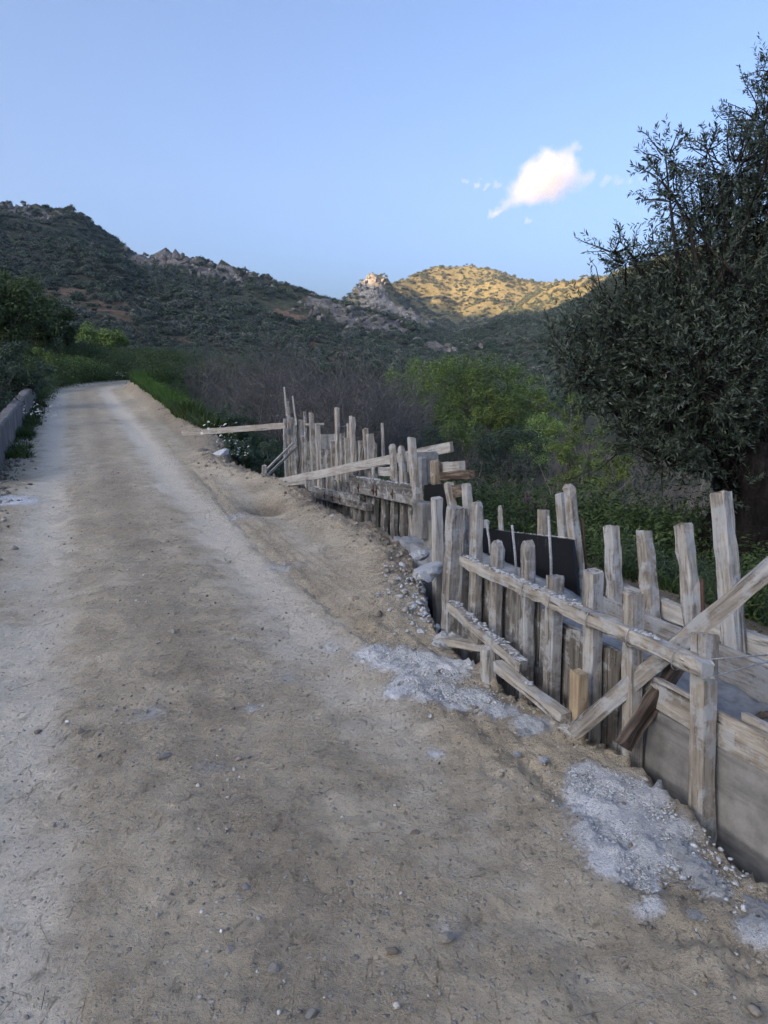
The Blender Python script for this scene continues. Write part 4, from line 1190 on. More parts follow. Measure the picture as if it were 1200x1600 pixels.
# ------------------------------------------------------------------ olive tree on the right
def olive():
    rg = np.random.default_rng(77)
    base = np.array([3.34, 7.0, 0.0]); base[2] = gz(base[0], base[1]) - .05
    root = empty('olive_tree', base, 'big dark olive tree with gnarled trunk standing behind the valley side posts', 'tree')
    # gnarled flaring trunk
    n = 22; m = 28
    V = []
    for i in range(n):
        q = i / (n - 1); z = q * 1.55
        r = .30 + .26 * math.exp(-q * 6) + .10 * q
        cx = .10 * math.sin(q * 3.0); cy = .06 * math.sin(q * 4 + 1)
        for k in range(m):
            a = 2 * math.pi * k / m
            rr = r * (1 + .18 * math.sin(3 * a + 2.2 * q) + .12 * math.sin(5 * a - 3 * q + 1) + .09 * math.sin(9 * a + 6 * q) + rg.normal(0, .03))
            V.append((cx + rr * math.cos(a), cy + rr * math.sin(a), z - .12))
    F = [(i * m + k, i * m + (k + 1) % m, (i + 1) * m + (k + 1) % m, (i + 1) * m + k) for i in range(n - 1) for k in range(m)]
    F.append(tuple((n - 1) * m + k for k in range(m)))
    link('trunk', mesh_py('trunk', V, F, M['trunk_bark'], True), root)
    LB = [(1150, 560, 7.0, .95), (1010, 560, 6.9, .62), (945, 545, 6.8, .40), (910, 575, 6.7, .24), (1050, 660, 6.7, .48), (985, 630, 6.8, .30), (1100, 470, 7.1, .72), (1020, 490, 7.1, .42), (1085, 700, 6.8, .26),
          (978, 412, 6.7, .15), (958, 395, 6.7, .09), (1000, 400, 6.9, .13), (1055, 310, 6.9, .24), (1040, 245, 6.8, .17), (1030, 280, 6.8, .14), (1095, 350, 7.0, .33), (1145, 270, 7.1, .36), (1105, 235, 7.0, .16), (1195, 190, 7.2, .33), (1205, 110, 7.2, .16), (1180, 400, 7.4, .75), (1170, 330, 7.2, .4),
          (1300, 300, 7.6, 1.05), (1310, 540, 7.6, 1.2), (1200, 690, 7.0, .48), (1270, 720, 7.1, .5), (1420, 430, 8.2, 1.3), (1300, 150, 7.8, .7), (1250, 560, 8.8, 1.3), (1080, 520, 8.3, .8), (1420, 640, 8.4, 1.0), (1380, 200, 8.6, .9), (1040, 720, 6.6, .24), (1135, 745, 6.7, .22), (990, 690, 6.7, .26), (905, 600, 6.7, .26), (885, 545, 6.7, .15), (960, 480, 6.9, .26), (1090, 600, 6.5, .6)]
    ctr = np.array([P(u, v, d) for u, v, d, r in LB]); rad = np.array([r for *_, r in LB])
    top = base + np.array([.08, .05, 1.35])
    paths = []
    for c, r in zip(ctr, rad):
        paths.append((curve(top - (0, 0, .25), c, rg, 9, .07), np.linspace(.03 + .05 * min(r, 1), .006, 9)))
    TW = []; LV = []; LN = []; LD = []
    vol = rad ** 2.35; vol[[12, 13, 14, 17, 18, 19]] *= .8
    ntw = (12500 * vol / vol.sum()).astype(int) + 8
    for c, r, nt in zip(ctr, rad, ntw):
        o = rg.normal(0, 1, (nt, 3)); o /= np.linalg.norm(o, axis=1, keepdims=True)
        rr = r * (.25 + .75 * rg.random(nt) ** .45)
        p0 = c + o * rr[:, None] * np.array([1, 1, .92])
        dr = o * .8 + rg.normal(0, .5, (nt, 3)) + np.array([0, 0, .35]); dr /= np.linalg.norm(dr, axis=1, keepdims=True)
        ln = rg.uniform(.14, .32, nt)
        for k in range(0, nt, 3):
            mid = c + (p0[k] - c) * .35
            TW.append((curve(mid, p0[k] + dr[k] * ln[k], rg, 4, .06), np.linspace(.009, .002, 4)))
        for j in range(26):
            q = (j // 2 + .5) / 13
            side = rg.normal(0, 1, (nt, 3)); side -= dr * (side * dr).sum(1, keepdims=True); side /= np.linalg.norm(side, axis=1, keepdims=True)
            ld = dr * .75 + side * .8; ld /= np.linalg.norm(ld, axis=1, keepdims=True)
            LV.append(p0 + dr * (ln * q)[:, None]); LD.append(ld)
            nn = np.cross(ld, rg.normal(0, 1, (nt, 3))); nn += np.array([0, 0, .5]); nn -= ld * (nn * ld).sum(1, keepdims=True); nn /= np.linalg.norm(nn, axis=1, keepdims=True)
            LN.append(nn)
    C = np.concatenate(LV); D = np.concatenate(LD); Nn = np.concatenate(LN)
    L = rg.uniform(.034, .062, (len(C), 1)); Wd = L * rg.uniform(.2, .28, (len(C), 1)); B = np.cross(Nn, D)
    V = np.stack([C, C + D * L * .45 + B * Wd * .5, C + D * L - Nn * L * .06, C + D * L * .45 - B * Wd * .5], 1).reshape(-1, 3)
    cr = link('crown', mesh_np('crown', V - base, np.arange(len(V)).reshape(-1, 4), M['olive']), root)
    bv, bf = tubes(paths, 7)
    link('limbs', mesh_np('limbs', bv - base, bf, M['bark'], True), root)
    tv, tf = tubes(TW, 3)
    tw = link('twigs', mesh_np('twigs', tv - base, tf, M['bark'], True), root); tw['kind'] = 'stuff'
olive()

# ------------------------------------------------------------------ valley trees
def at_ground(u, d, lift=0.0):
    x = d * (u - 600) / FPX
    return np.array([x, d, gz(x, d) + lift])
def treeset():
    rg = np.random.default_rng(5)
    def T(name, u, vtop, d, wpx, mat, label, cat='tree', nl=5000, leaf=.2, trunk=.25, cl=42, group=None, base=None, up=0):
        b = at_ground(u, d)
        if base is not None: b[2] = base
        ztop = P(u, vtop, d)[2]
        h = max(.6, ztop - b[2]); r = wpx / FPX * d / 2
        me = make_tree(rg, h, r, mat, int(cl * 1.5), int(nl * 2.4), leaf * .68, trunk, max(.02, .022 * h), up=up)
        return put_tree(name, me, b, 1, 0, label, cat, group)
    # centre of the valley
    T('broadleaf_tree', 737, 550, 40, 190, 'spring', 'tallest fresh green broadleaf tree in the middle of the valley', nl=9000, leaf=.17, trunk=.12, cl=60)
    T('broadleaf_tree', 662, 556, 52, 130, 'spring', 'rounded green broadleaf tree rising behind the grey thicket', nl=6000, leaf=.2, trunk=.12)
    T('broadleaf_tree', 806, 580, 44, 110, 'spring', 'narrower green broadleaf tree beside the tallest valley tree', nl=5000, leaf=.17, trunk=.12)
    T('broadleaf_tree', 850, 606, 40, 70, 'lime', 'small bright green tree in front of the shaded right hill', nl=3500, leaf=.15, trunk=.1)
    T('leafy_shrub', 795, 652, 24, 150, 'dull', 'wide soft green shrub in front of the tallest valley tree', 'shrub', nl=6000, leaf=.09, trunk=.04, cl=50)
    T('leafy_shrub', 905, 622, 21, 120, 'lime', 'yellow-green shrub half hidden by the olive crown', 'shrub', nl=4200, leaf=.08, trunk=.05, cl=40)
    T('leafy_shrub', 960, 650, 18, 90, 'lime', 'small yellow-green shrub under the left of the olive crown', 'shrub', nl=2500, leaf=.07, trunk=.05, cl=30)
    T('leafy_shrub', 660, 655, 27, 90, 'dull', 'soft green shrub at the foot of the white rubble', 'shrub', nl=3500, leaf=.09, trunk=.05, cl=36)
    T('leafy_shrub', 700, 640, 32, 110, 'spring', 'mid green shrub between the thicket and the tallest valley tree', 'shrub', nl=4000, leaf=.11, trunk=.05, cl=36)
    T('broadleaf_tree', 590, 566, 60, 90, 'dull', 'dull green tree behind the grey thicket at the valley mouth', nl=4500, leaf=.2, trunk=.12)
    T('broadleaf_tree', 500, 572, 70, 90, 'dull', 'dark round tree behind the thicket below the cliff spur', nl=4500, leaf=.22, trunk=.12)
    T('broadleaf_tree', 905, 570, 60, 120, 'dull', 'dark tree behind the bright small trees at the right slope', nl=5000, leaf=.22, trunk=.12)
    T('broadleaf_tree', 700, 566, 46, 100, 'lime', 'round yellow-green tree between the two big valley trees', nl=4500, leaf=.17, trunk=.1)
    T('broadleaf_tree', 770, 600, 34, 90, 'lime', 'small yellow-green tree before the tallest valley tree', nl=4500, leaf=.13, trunk=.08)
    T('leafy_shrub', 835, 640, 28, 100, 'spring', 'green shrub between the wide soft shrub and the yellow-green one', 'shrub', nl=4000, leaf=.1, trunk=.05)
    T('broadleaf_tree', 630, 580, 44, 70, 'spring', 'slim green tree at the edge of the thicket', nl=3500, leaf=.16, trunk=.1)
    # left of the road
    T('broadleaf_tree', 14, 418, 34, 175, 'forest', 'large deep green tree rising over the left roadside scrub', nl=10000, leaf=.19, trunk=.1, cl=70)
    T('broadleaf_tree', 72, 462, 40, 110, 'forest', 'tall green tree just beyond the end of the parapet', nl=7000, leaf=.2, trunk=.1, cl=50)
    T('broadleaf_tree', 158, 512, 50, 95, 'spring', 'fresh green tree standing on the outside of the road bend', nl=6000, leaf=.2, trunk=.1, cl=46)
    T('broadleaf_tree', 112, 530, 44, 80, 'dull', 'dark small tree between the two green roadside trees', nl=4000, leaf=.18, trunk=.1)
    T('leafy_shrub', 120, 560, 38, 100, 'spring', 'low green shrub at the foot of the roadside trees', 'shrub', nl=3500, leaf=.13, trunk=.05)
    T('leafy_shrub', 15, 520, 22, 130, 'dull', 'dark dense shrub leaning over the parapet from the hillside', 'shrub', nl=6000, leaf=.1, trunk=.05, cl=50)
    T('leafy_shrub', -30, 540, 17, 150, 'dull', 'dark shrub pressed behind the parapet on the slope below', 'shrub', nl=5000, leaf=.08, trunk=.05, cl=44)
    T('leafy_shrub', 55, 545, 30, 90, 'spring', 'green shrub behind the far end of the parapet', 'shrub', nl=4000, leaf=.11, trunk=.05)
    T('leafy_shrub', 235, 552, 60, 90, 'spring', 'pale green shrub at the inside of the road bend', 'shrub', nl=3500, leaf=.17, trunk=.05)
    T('leafy_shrub', 300, 545, 75, 110, 'dull', 'grey-green bush above the grassy verge under the hill', 'shrub', nl=4000, leaf=.2, trunk=.05)
    T('leafy_shrub', 385, 560, 70, 100, 'dull', 'dark green bush behind the thicket near the hill foot', 'shrub', nl=4000, leaf=.2, trunk=.05)
    # by the trench
    T('leafy_shrub', 362, 628, 17.5, 90, 'dull', 'dark green shrub above the pale bridging plank', 'shrub', nl=4200, leaf=.06, trunk=.04, cl=40)
    T('leafy_shrub', 335, 645, 18.5, 50, 'weed', 'small bright weed bush beside the start of the bridging plank', 'shrub', nl=1800, leaf=.06, trunk=.04, cl=22)
    T('leafy_shrub', 372, 688, 14.2, 80, 'dull', 'dark scrub filling the dip under the bridging plank', 'shrub', nl=3600, leaf=.05, trunk=.04, cl=36)
    T('leafy_shrub', 420, 680, 15.5, 70, 'dull', 'dark scrub behind the two leaning slats', 'shrub', nl=3000, leaf=.055, trunk=.04, cl=30)
treeset()

# ------------------------------------------------------------------ bare grey thicket
def thicket():
    rg = np.random.default_rng(9)
    def proto():
        paths = []
        for i in range(16):
            a = rg.uniform(0, 6.28); r0 = rg.uniform(0, .35)
            b0 = np.array([r0 * math.cos(a), r0 * math.sin(a), -.2])
            tip = np.array([math.cos(a) * rg.uniform(.5, 1.5), math.sin(a) * rg.uniform(.5, 1.5), rg.uniform(1.6, 3.0)])
            st = curve(b0, tip, rg, 7, .06); paths.append((st, np.linspace(.02, .006, 7)))
            for j in range(9):
                k = rg.integers(2, 7); o = st[min(k, 6)]
                d = rg.normal(0, .5, 3) + np.array([0, 0, .45]); e = o + d * rg.uniform(.5, 1.0)
                sb_ = curve(o, e, rg, 4, .1); paths.append((sb_, np.linspace(.009, .004, 4)))
                for q in range(5):
                    o2 = sb_[rg.integers(1, 4)]; e2 = o2 + (rg.normal(0, .4, 3) + np.array([0, 0, .3])) * rg.uniform(.3, .6)
                    paths.append((np.array([o2, (o2 + e2) / 2 + rg.normal(0, .03, 3), e2]), np.array([.006, .005, .003])))
        v, f = tubes(paths, 3)
        return mesh_np('bare_bush', v, f, M['twig'])
    protos = [proto() for _ in range(4)]
    spots = []
    for k in range(64):
        d = rg.uniform(17, 46); 
        ulo = 300 + (20 - d) * 1.2; uhi = np.interp(d, [17, 24, 30, 46], [600, 640, 650, 680])
        spots.append((rg.uniform(max(275, ulo), uhi), d))
    spots += [(880, 27), (935, 30), (860, 30), (1010, 24), (1060, 20), (700, 25), (730, 28), (990, 15), (840, 19)]
    for k, (u, d) in enumerate(spots):
        b = at_ground(u, d)
        ss, tt_ = to_st(b[0], b[1])
        if ss - shift(tt_) < 4.2: continue
        sc = rg.uniform(.75, 1.12) if k < 64 else rg.uniform(.35, .6)
        o = link('bare_bush', protos[k % 4], None, b, (0, 0, rg.uniform(0, 6.28)), sc)
        if k < 64: tag(o, 'leafless grey bush of fine twigs in the thicket behind the board wall', 'bush', 'leafless bushes of the thicket')
        else: tag(o, 'low leafless bush on the open valley floor', 'bush', 'leafless bushes on the valley floor')
thicket()

# ------------------------------------------------------------------ ground cover
def tuft(rg, mat, n=40, h=.25, w=.012, spread=.14, bend=.5):
    a = rg.uniform(0, 6.28, n); r = spread * np.sqrt(rg.random(n))
    b = np.stack([r * np.cos(a), r * np.sin(a), np.zeros(n)], 1)
    L = h * rg.uniform(.5, 1.2, n); dr = np.stack([np.cos(a + rg.normal(0, .8, n)), np.sin(a + rg.normal(0, .8, n)), np.zeros(n)], 1)
    side = np.stack([-dr[:, 1], dr[:, 0], np.zeros(n)], 1) * w
    k = bend * rg.uniform(.2, 1.1, n)
    mid = b + dr * (L * k * .3)[:, None] + np.array([0, 0, 1]) * (L * .6)[:, None]
    tip = b + dr * (L * k)[:, None] + np.array([0, 0, 1]) * L[:, None]
    V = np.stack([b - side, b + side, mid + side * .7, mid - side * .7, tip + side * .1, tip - side * .1], 1).reshape(-1, 3)
    i = np.arange(n)[:, None] * 6
    F = np.concatenate([i + np.array([[0, 1, 2, 3]]), i + np.array([[3, 2, 4, 5]])])
    return mesh_np('tuft', V, F, mat)

def ground_cover():
    rg = np.random.default_rng(31)
    protos = [tuft(rg, M['weed'], 46, .22, .012, .16, .8), tuft(rg, M['weed'], 60, .14, .016, .18, 1.2), tuft(rg, M['dry'], 34, .30, .005, .14, .6),
              bush_proto(rg, M['dull'], 1500, .055, 12, .35), bush_proto(rg, M['weed'], 1500, .055, 12, .35), tuft(rg, M['dry'], 60, .5, .006, .25, .7)]
    A = []
    def area(n, s0, s1, t0, t1, kinds, sc0, sc1, dens=None):
        s_ = rg.uniform(s0, s1, n); t_ = rg.uniform(t0, t1, n)
        x, y = to_xy(s_, t_)
        k = np.array(kinds)[rg.integers(0, len(kinds), n)]
        A.append(np.stack([x, y, Zall(x, y) - .02, rg.uniform(sc0, sc1, n), k], 1))
    area(7500, 4.1, 13, 2, 24, [0, 0, 0, 1, 1, 1, 1, 4, 2], .4, 1.1)
    area(800, 4.0, 9, 2.0, 12, [3, 3, 3, 4], .2, .42)
    area(6000, 6, 30, 8, 46, [0, 1, 1, 2, 5, 5], .8, 2.0)
    area(900, 6, 30, 8, 46, [3, 3, 4], .4, .9)
    area(900, 3.9, 12, 10, 40, [3, 3, 4, 5], .4, .9)
    area(1600, -8, -1.6, 6, 34, [0, 3, 3, 4, 1], .4, 1.0)
    area(700, -1.75, -1.2, 27, 42, [0, 1, 4], .5, 1.1)
    area(160, -1.02, -.80, 14, 27, [0, 1], .5, 1.0)
    area(420, 3.6, 6.5, 12.6, 19, [3, 2, 5], .3, .8)
    area(2600, -7, 14, 34, 62, [0, 1, 1, 4], .8, 1.8)
    area(260, -7, 14, 44, 64, [3, 4, 4], .8, 1.6)
    A = np.concatenate(A)
    # open earth shows in patches
    keep = (vnoise(A[:, 0] * .7, A[:, 1] * .7, 91) + .25 * rg.random(len(A)) > .40)
    sA, tA = to_st(A[:, 0], A[:, 1]); qA = sA - shift(tA)
    keep &= ~((qA > -1.05) & (qA < 2.5) & (tA > 26) & (tA < 56))
    A = A[keep]
    s3 = np.stack([A[:, 3]] * 3, 1) * rg.uniform(.8, 1.2, (len(A), 3))
    scatter('undergrowth', A[:, :3], s3, rg.uniform(0, 6.28, len(A)), A[:, 4].astype(int), protos, 'weeds, dry stalks and low scrub covering the valley floor', 'undergrowth')
    # the bright grass bank on the right of the road bend
    gp = [tuft(rg, M['grass'], 60, .30, .010, .16, .6), tuft(rg, M['grass'], 60, .22, .012, .18, .8), tuft(rg, M['weed'], 50, .3, .014, .18, .8)]
    n = 2600
    t_ = rg.uniform(16.5, 40, n); q = np.abs(rg.normal(0, 1.1, n)) + np.interp(t_, [16, 20, 33], [2.95, 2.55, 2.45]); s_ = q + shift(t_)
    x, y = to_xy(s_, t_)
    sc = rg.uniform(.6, 1.5, n)
    k = np.where(t_ < 20, 2, rg.integers(0, 2, n))
    scatter('grass', np.stack([x, y, Zall(x, y) - .02], 1), np.stack([sc] * 3, 1), rg.uniform(0, 6.28, n), k, gp, 'bright green grass on the bank at the road bend', 'grass')
    # white flowers: by the grass bank, on the scrub in the dip, and beside the black-board end
    fp = []
    for _ in range(2):
        c = rg.normal(0, .14, (26, 3)); c[:, 2] = .18 + np.abs(c[:, 2])
        v, f = leaves(c, np.tile([0, 0, 1.0], (26, 1)), .05, .9, rg)
        fp.append(mesh_np('flower', v, f, M['petal']))
    pts = []
    for (u, v, n_, r) in [(270, 622, 7, .5), (290, 628, 5, .5), (352, 706, 3, .15), (60, 668, 3, .2), (95, 590, 6, 1.0), (140, 596, 5, .8)]:
        b = Gp(u, v)
        for _ in range(n_):
            p = b[:2] + rg.normal(0, r, 2); pts.append((p[0], p[1], gz(*p) + .1))
    pts = np.array(pts)
    scatter('white_flowers', pts, np.full((len(pts), 3), 1.0) * rg.uniform(.6, 1.2, (len(pts), 1)), rg.uniform(0, 6, len(pts)), rg.integers(0, 2, len(pts)), fp, 'small white flowers along the grass bank and the dip', 'flowers')
ground_cover()

# weed clump with white blooms on the bank lip, and the mauve flower behind the black board
def clump(name, loc, mat, n, r, h, leaf, label, cat, petals=0, seed=1):
    rg = np.random.default_rng(seed)
    root = empty(name, loc, label, cat)
    c = rg.normal(0, 1, (n, 3)) * np.array([r, r, h * .4]); c[:, 2] = np.abs(c[:, 2])
    v, f = leaves(c, np.tile([0, 0, 1.0], (n, 1)) + rg.normal(0, .4, (n, 3)), leaf, .45, rg)
    link('foliage', mesh_np('foliage', v, f, M[mat]), root)
    if petals:
        c = rg.normal(0, 1, (petals, 3)) * np.array([r * .8, r * .8, h * .3]); c[:, 2] = np.abs(c[:, 2]) + h * .5
        v, f = leaves(c, np.tile([0, 0, 1.0], (petals, 1)), leaf * .6, .9, rg)
        o = link('blooms', mesh_np('blooms', v, f, M['petal']), root); o['kind'] = 'stuff'
    return root
clump('weed_clump', Gp(628, 853), 'weed', 500, .17, .12, .045, 'green weed clump growing on the bank lip below the tall post', 'weed', 10, 3)
clump('weed_clump', Gp(650, 858), 'weed', 260, .10, .10, .04, 'small weed clump with white blooms beside the cement crumbs', 'weed', 16, 4)
pk = on_wall(843, 790, 4.6)
rgk = np.random.default_rng(8)
pr = empty('flowering_plant', down(pk, gz(pk[0], pk[1])), 'mauve flower spikes behind the short square post', 'plant')
pz = pk[2] - gz(pk[0], pk[1])
pv, pf = tubes([(curve(np.array([0, 0, -.05]), np.array([rgk.normal(0, .16), rgk.normal(0, .12), pz + rgk.uniform(.0, .16)]), rgk, 5, .05), np.linspace(.006, .008, 5)) for _ in range(20)], 4)
st_ = link('stems', mesh_np('stems', pv, pf, M['pink']), pr); st_['kind'] = 'stuff'

# ------------------------------------------------------------------ stones, gravel, cement crumbs and litter
def joined_lumps(name, spots, mat, label, cat, seed, flat=.6, sub=1):
    """many small stones as one object: spots are (x, y, z, r)"""
    rg = np.random.default_rng(seed)
    data = []
    for _ in range(6):
        m_ = lump_mesh('c', rg, mat, sub, flat * 1.2, .22, 2.2, 7)
        v = np.empty(len(m_.vertices) * 3, np.float32); m_.vertices.foreach_get('co', v)
        data.append((v.reshape(-1, 3), np.array([p.vertices[:] for p in m_.polygons]))); bpy.data.meshes.remove(m_)
    VV = []; FF = []; base = 0
    for (x, y, z, r) in spots:
        v, f = data[rg.integers(6)]
        an = rg.uniform(0, 6.28); ca, sa = math.cos(an), math.sin(an)
        w = v * r * rg.uniform(.7, 1.3, 3)
        w = np.stack([w[:, 0] * ca - w[:, 1] * sa, w[:, 0] * sa + w[:, 1] * ca, w[:, 2]], 1) + (x, y, z)
        VV.append(w); FF.append(f + base); base += len(v)
    o = link(name, mesh_np(name, np.concatenate(VV), np.concatenate(FF), mat))
    return tag(o, label, cat, kind='stuff')

def mat_gravel(name, stops):
    m = NT(name, .92, .15)
    geo = m.new('ShaderNodeNewGeometry')
    col = m.ramp(geo.outputs['Random Per Island'], stops)
    n = m.noise(m.coord('Object'), 60, 4, .7)
    m.color(m.mix(1.0, col, m.ramp(n, [(.3, .75), (.7, 1.2)]), 'MULTIPLY'))
    m.normal(m.bump(n, .6, .004))
    return m.m
M['gravel'] = mat_gravel('loose_gravel', [(0, (.13, .12, .11)), (.35, (.27, .25, .225)), (.7, (.38, .36, .33)), (.93, (.46, .44, .42)), (1, (.66, .65, .64))])
M['clods'] = mat_gravel('earth_clods', [(0, (.14, .12, .10)), (.5, (.27, .24, .205)), (1, (.38, .35, .31))])

def litter():
    rg = np.random.default_rng(404)
    def pick(n, t0, t1, s0, s1):
        t_ = t0 + (t1 - t0) * rg.random(n) ** 1.6; s_ = rg.uniform(s0, s1, n)
        x, y = to_xy(s_, t_); return x, y, s_, t_
    sp = []
    x, y, s_, t_ = pick(15000, 1.2, 13, -1.0, 2.6)
    lp = s_lip(t_)
    w = .25 + .75 * np.exp(-((s_ - .5) / .5) ** 2) + .8 * np.exp(-((s_ - lp) / .35) ** 2)
    w *= np.where(vnoise(x * 2.2, y * 2.2, 14) > .42, 1, .25)
    k = (rg.random(len(x)) < w) & (s_ < lp + .02)
    x, y = x[k], y[k]; r = np.clip(rg.lognormal(math.log(.0048), .45, len(x)), .0025, .018)
    z = Zall(x, y) + r * .15
    joined_lumps('gravel', np.stack([x, y, z, r], 1), M['gravel'], 'loose gravel scattered over the dirt road', 'gravel', 6)
    # clods along the broken edge, on the bank and at the foot of the parapet
    n = 2600
    t_ = rg.uniform(1.2, 22, n); s_ = s_lip(t_) + rg.normal(.0, .22, n); x, y = to_xy(s_, t_)
    r = np.clip(rg.lognormal(math.log(.013), .5, n), .005, .045); r = np.where(t_ < 4.5, np.minimum(r * .55, .02), r)
    z = Zall(x, y) + r * .1
    t2 = rg.uniform(7, 27, 700); s2 = -1.0 + np.abs(rg.normal(0, .14, 700)); x2, y2 = to_xy(s2, t2); r2 = rg.uniform(.012, .05, 700)
    joined_lumps('earth_clods', np.concatenate([np.stack([x, y, z, r], 1), np.stack([x2, y2, Zall(x2, y2) + .008, r2], 1)]), M['clods'], 'clods of dry earth along the broken road edge and the parapet foot', 'clods', 7)
    # cement crumbs on the spills
    C = []
    for p, r_, a in CEM:
        for _ in range(int((200 if a >= .9 else 14) * a * (r_ / .12))):
            q = p[:2] + rg.normal(0, r_ * .62, 2); C.append((q[0], q[1], 0, min(.012, rg.lognormal(math.log(.0034), .5))))
    for _ in range(420):                        # crumbled cement down the bank by the near posts
        t_ = rg.uniform(4.1, 5.6); q = to_xy(s_lip(np.array([t_]))[0] + rg.normal(.05, .12), t_); C.append((q[0], q[1], 0, rg.lognormal(math.log(.013), .5)))
    for _ in range(150):
        t_ = rg.uniform(1.5, 2.3); q = to_xy(1.90 + rg.normal(0, .08), t_); C.append((q[0], q[1], 0, min(.016, rg.lognormal(math.log(.006), .5))))
    C = np.array(C); C[:, 2] = Zall(C[:, 0], C[:, 1]) + .006
    joined_lumps('cement_crumbs', C, M['cement'], 'pale blue-grey cement crumbs on the spills beside the formwork', 'cement', 8)
    # straw, sticks and bark chips
    paths = []
    for _ in range(260):
        t_ = 1.3 + 9 * rg.random() ** 1.5; s_ = rg.uniform(-.8, 2.1); x_, y_ = to_xy(s_, t_); a = rg.uniform(0, 6.28); L = rg.uniform(.02, .10) * (1.4 if t_ > 4 else 1)
        d = np.array([math.cos(a), math.sin(a)]) * L
        p0 = np.array([x_, y_, gz(x_, y_) + .012]); p1 = np.array([x_ + d[0], y_ + d[1], gz(x_ + d[0], y_ + d[1]) + .012])
        paths.append((np.array([p0, (p0 + p1) / 2 + rg.normal(0, .0012, 3), p1]), np.array([.0008, .0012, .0006])))
    v, f = tubes(paths, 4)
    tag(link('straw_litter', mesh_np('straw_litter', v, f, M['dry'])), 'bits of straw and sticks littering the road', 'straw', kind='stuff')
    # white rubble on the river bank beyond the works
    R_ = []
    b = np.array([2.55, 21.0])
    for _ in range(240):
        q = b + rg.normal(0, 1, 2) * np.array([.8, 1.2]); R_.append((q[0], q[1], gz(*q) + .05, rg.uniform(.04, .17)))
    joined_lumps('river_rubble', R_, M['rubble'], 'heap of white stones on the valley floor beyond the concrete block', 'rubble', 9)
litter()

def stones():
    rg = np.random.default_rng(11)
    L = [(257, 1186, .030, 'stone', 'squarish tan stone lying alone between the wheel tracks'),
         (270, 989, .036, 'stone', 'flat tan stone on the road level with the end post of the rail'),
         (388, 1184, .014, 'cement', 'small white stone beside the shallow hole in the road'),
         (385, 1390, .016, 'cement', 'small bright white chip on the brown middle strip'),
         (697, 1470, .026, 'stone', 'grey stone near the wheel rut below the large cement spill'),
         (60, 1148, .026, 'clod', 'dark clod on the pale left wheel track'),
         (126, 1145, .022, 'clod', 'dark clod on the edge of the pale left wheel track'),
         (360, 1490, .018, 'stone', 'rounded dark pebble near the bottom of the brown strip'),
         (428, 1518, .020, 'stone', 'dark angular pebble beside the rounded pebble'),
         (486, 1588, .018, 'stone', 'grey pebble beside the dark angular pebble'),
         (298, 1115, .016, 'stone', 'pale pebble beside the faint cement stain'),
         (610, 1490, .022, 'clod', 'dark crumbled clod right of the rounded pebble'),
         (648, 1305, .020, 'clod', 'brown clod on the soft strip left of the large cement spill'),
         (155, 1182, .014, 'cement', 'tiny white pebble on the edge of the left wheel track'),
         (548, 1383, .016, 'stone', 'pale pebble in the middle of the soft strip')]
    for u, v, r, m_, lab in L:
        p = Gp(u, v)
        o = link('road_stone', lump_mesh('road_stone', rg, M[m_], 2, .62, .22, 1.6), None, p + (0, 0, r * .25), (rg.normal(0, .2), rg.normal(0, .2), rg.uniform(0, 6)), (r * 1.15, r * .9, r))
        tag(o, lab, 'stone')
    L2 = [(832, 1135, .055, 'heap-like cement lump at the end of the upper spill'), (818, 1148, .030, 'cement lump leaning on the heap-like lump'),
          (850, 1190, .022, 'lone cement lump on the soil between the two spills'), (808, 1180, .015, 'tiny cement lump on the soil between the two spills'),
          (1086, 1434, .024, 'round cement lump lying below the large spill'), (1110, 1388, .040, 'flat cement cake at the lower tip of the large spill'),
          (1088, 1362, .045, 'thick cement cake on the lower edge of the large spill'), (1062, 1335, .040, 'cement cake on the rim of the large spill nearest the end post'),
          (1182, 1422, .036, 'cement lump near the foot of the plywood panel'), (1190, 1450, .030, 'cement lump beside the lump near the plywood panel'),
          (890, 1142, .030, 'cement splash under the foot of the pale brace'), (962, 1160, .030, 'cement lump at the foot of the dark brace')]
    for u, v, r, lab in L2:
        p = Gp(u, v)
        o = link('cement_lump', lump_mesh('cement_lump', rg, M['cement'], 3, .5, .46, 3.4, 0), None, p + (0, 0, r * .18), (0, 0, rg.uniform(0, 6)), (r * 1.2, r, r))
        tag(o, lab, 'cement lump')
    L3 = [(772, 1068, .075, 'stone', 'tan boulder wedged beside the stub post', .6), (750, 1062, .04, 'clod', 'broken clod beside the boulder at the stub post', .7),
          (345, 712, .16, 'rubble', 'pale broken concrete block on the bank edge near the dip', .7), (318, 705, .10, 'stone', 'grey stone beside the pale concrete block on the bank', .6),
          (480, 690, .10, 'stone', 'stone on the bank above the dip', .6)]
    for u, v, r, m_, lab, fl in L3[:4]:
        p = Gp(u, v)
        o = link('bank_stone', lump_mesh('bank_stone', rg, M[m_], 2, fl, .2, 1.5), None, p + (0, 0, r * .2), (0, 0, rg.uniform(0, 6)), (r * 1.3, r, r))
        tag(o, lab, 'stone')
    # overhanging slab of set cement on the bank lip
    for (u, v, d, r, fl, lab) in [(668, 892, 5.75, .12, .5, 'overhanging slab of set cement on the bank lip by the rail post'), (655, 868, 6.0, .085, .5, 'crumbled cement heap behind the overhanging slab'), (700, 1000, 4.6, .10, .6, 'cement-caked earth lump in the hollow under the fallen timber')]:
        o = link('cement_slab', lump_mesh('cement_slab', rg, M['cement'], 4, fl, .24, 3.0, 3), None, P(u, v, d), (rg.normal(0, .15), rg.normal(0, .15), 1.0), (r * 1.2, r * .8, r))
        tag(o, lab, 'cement')
stones()

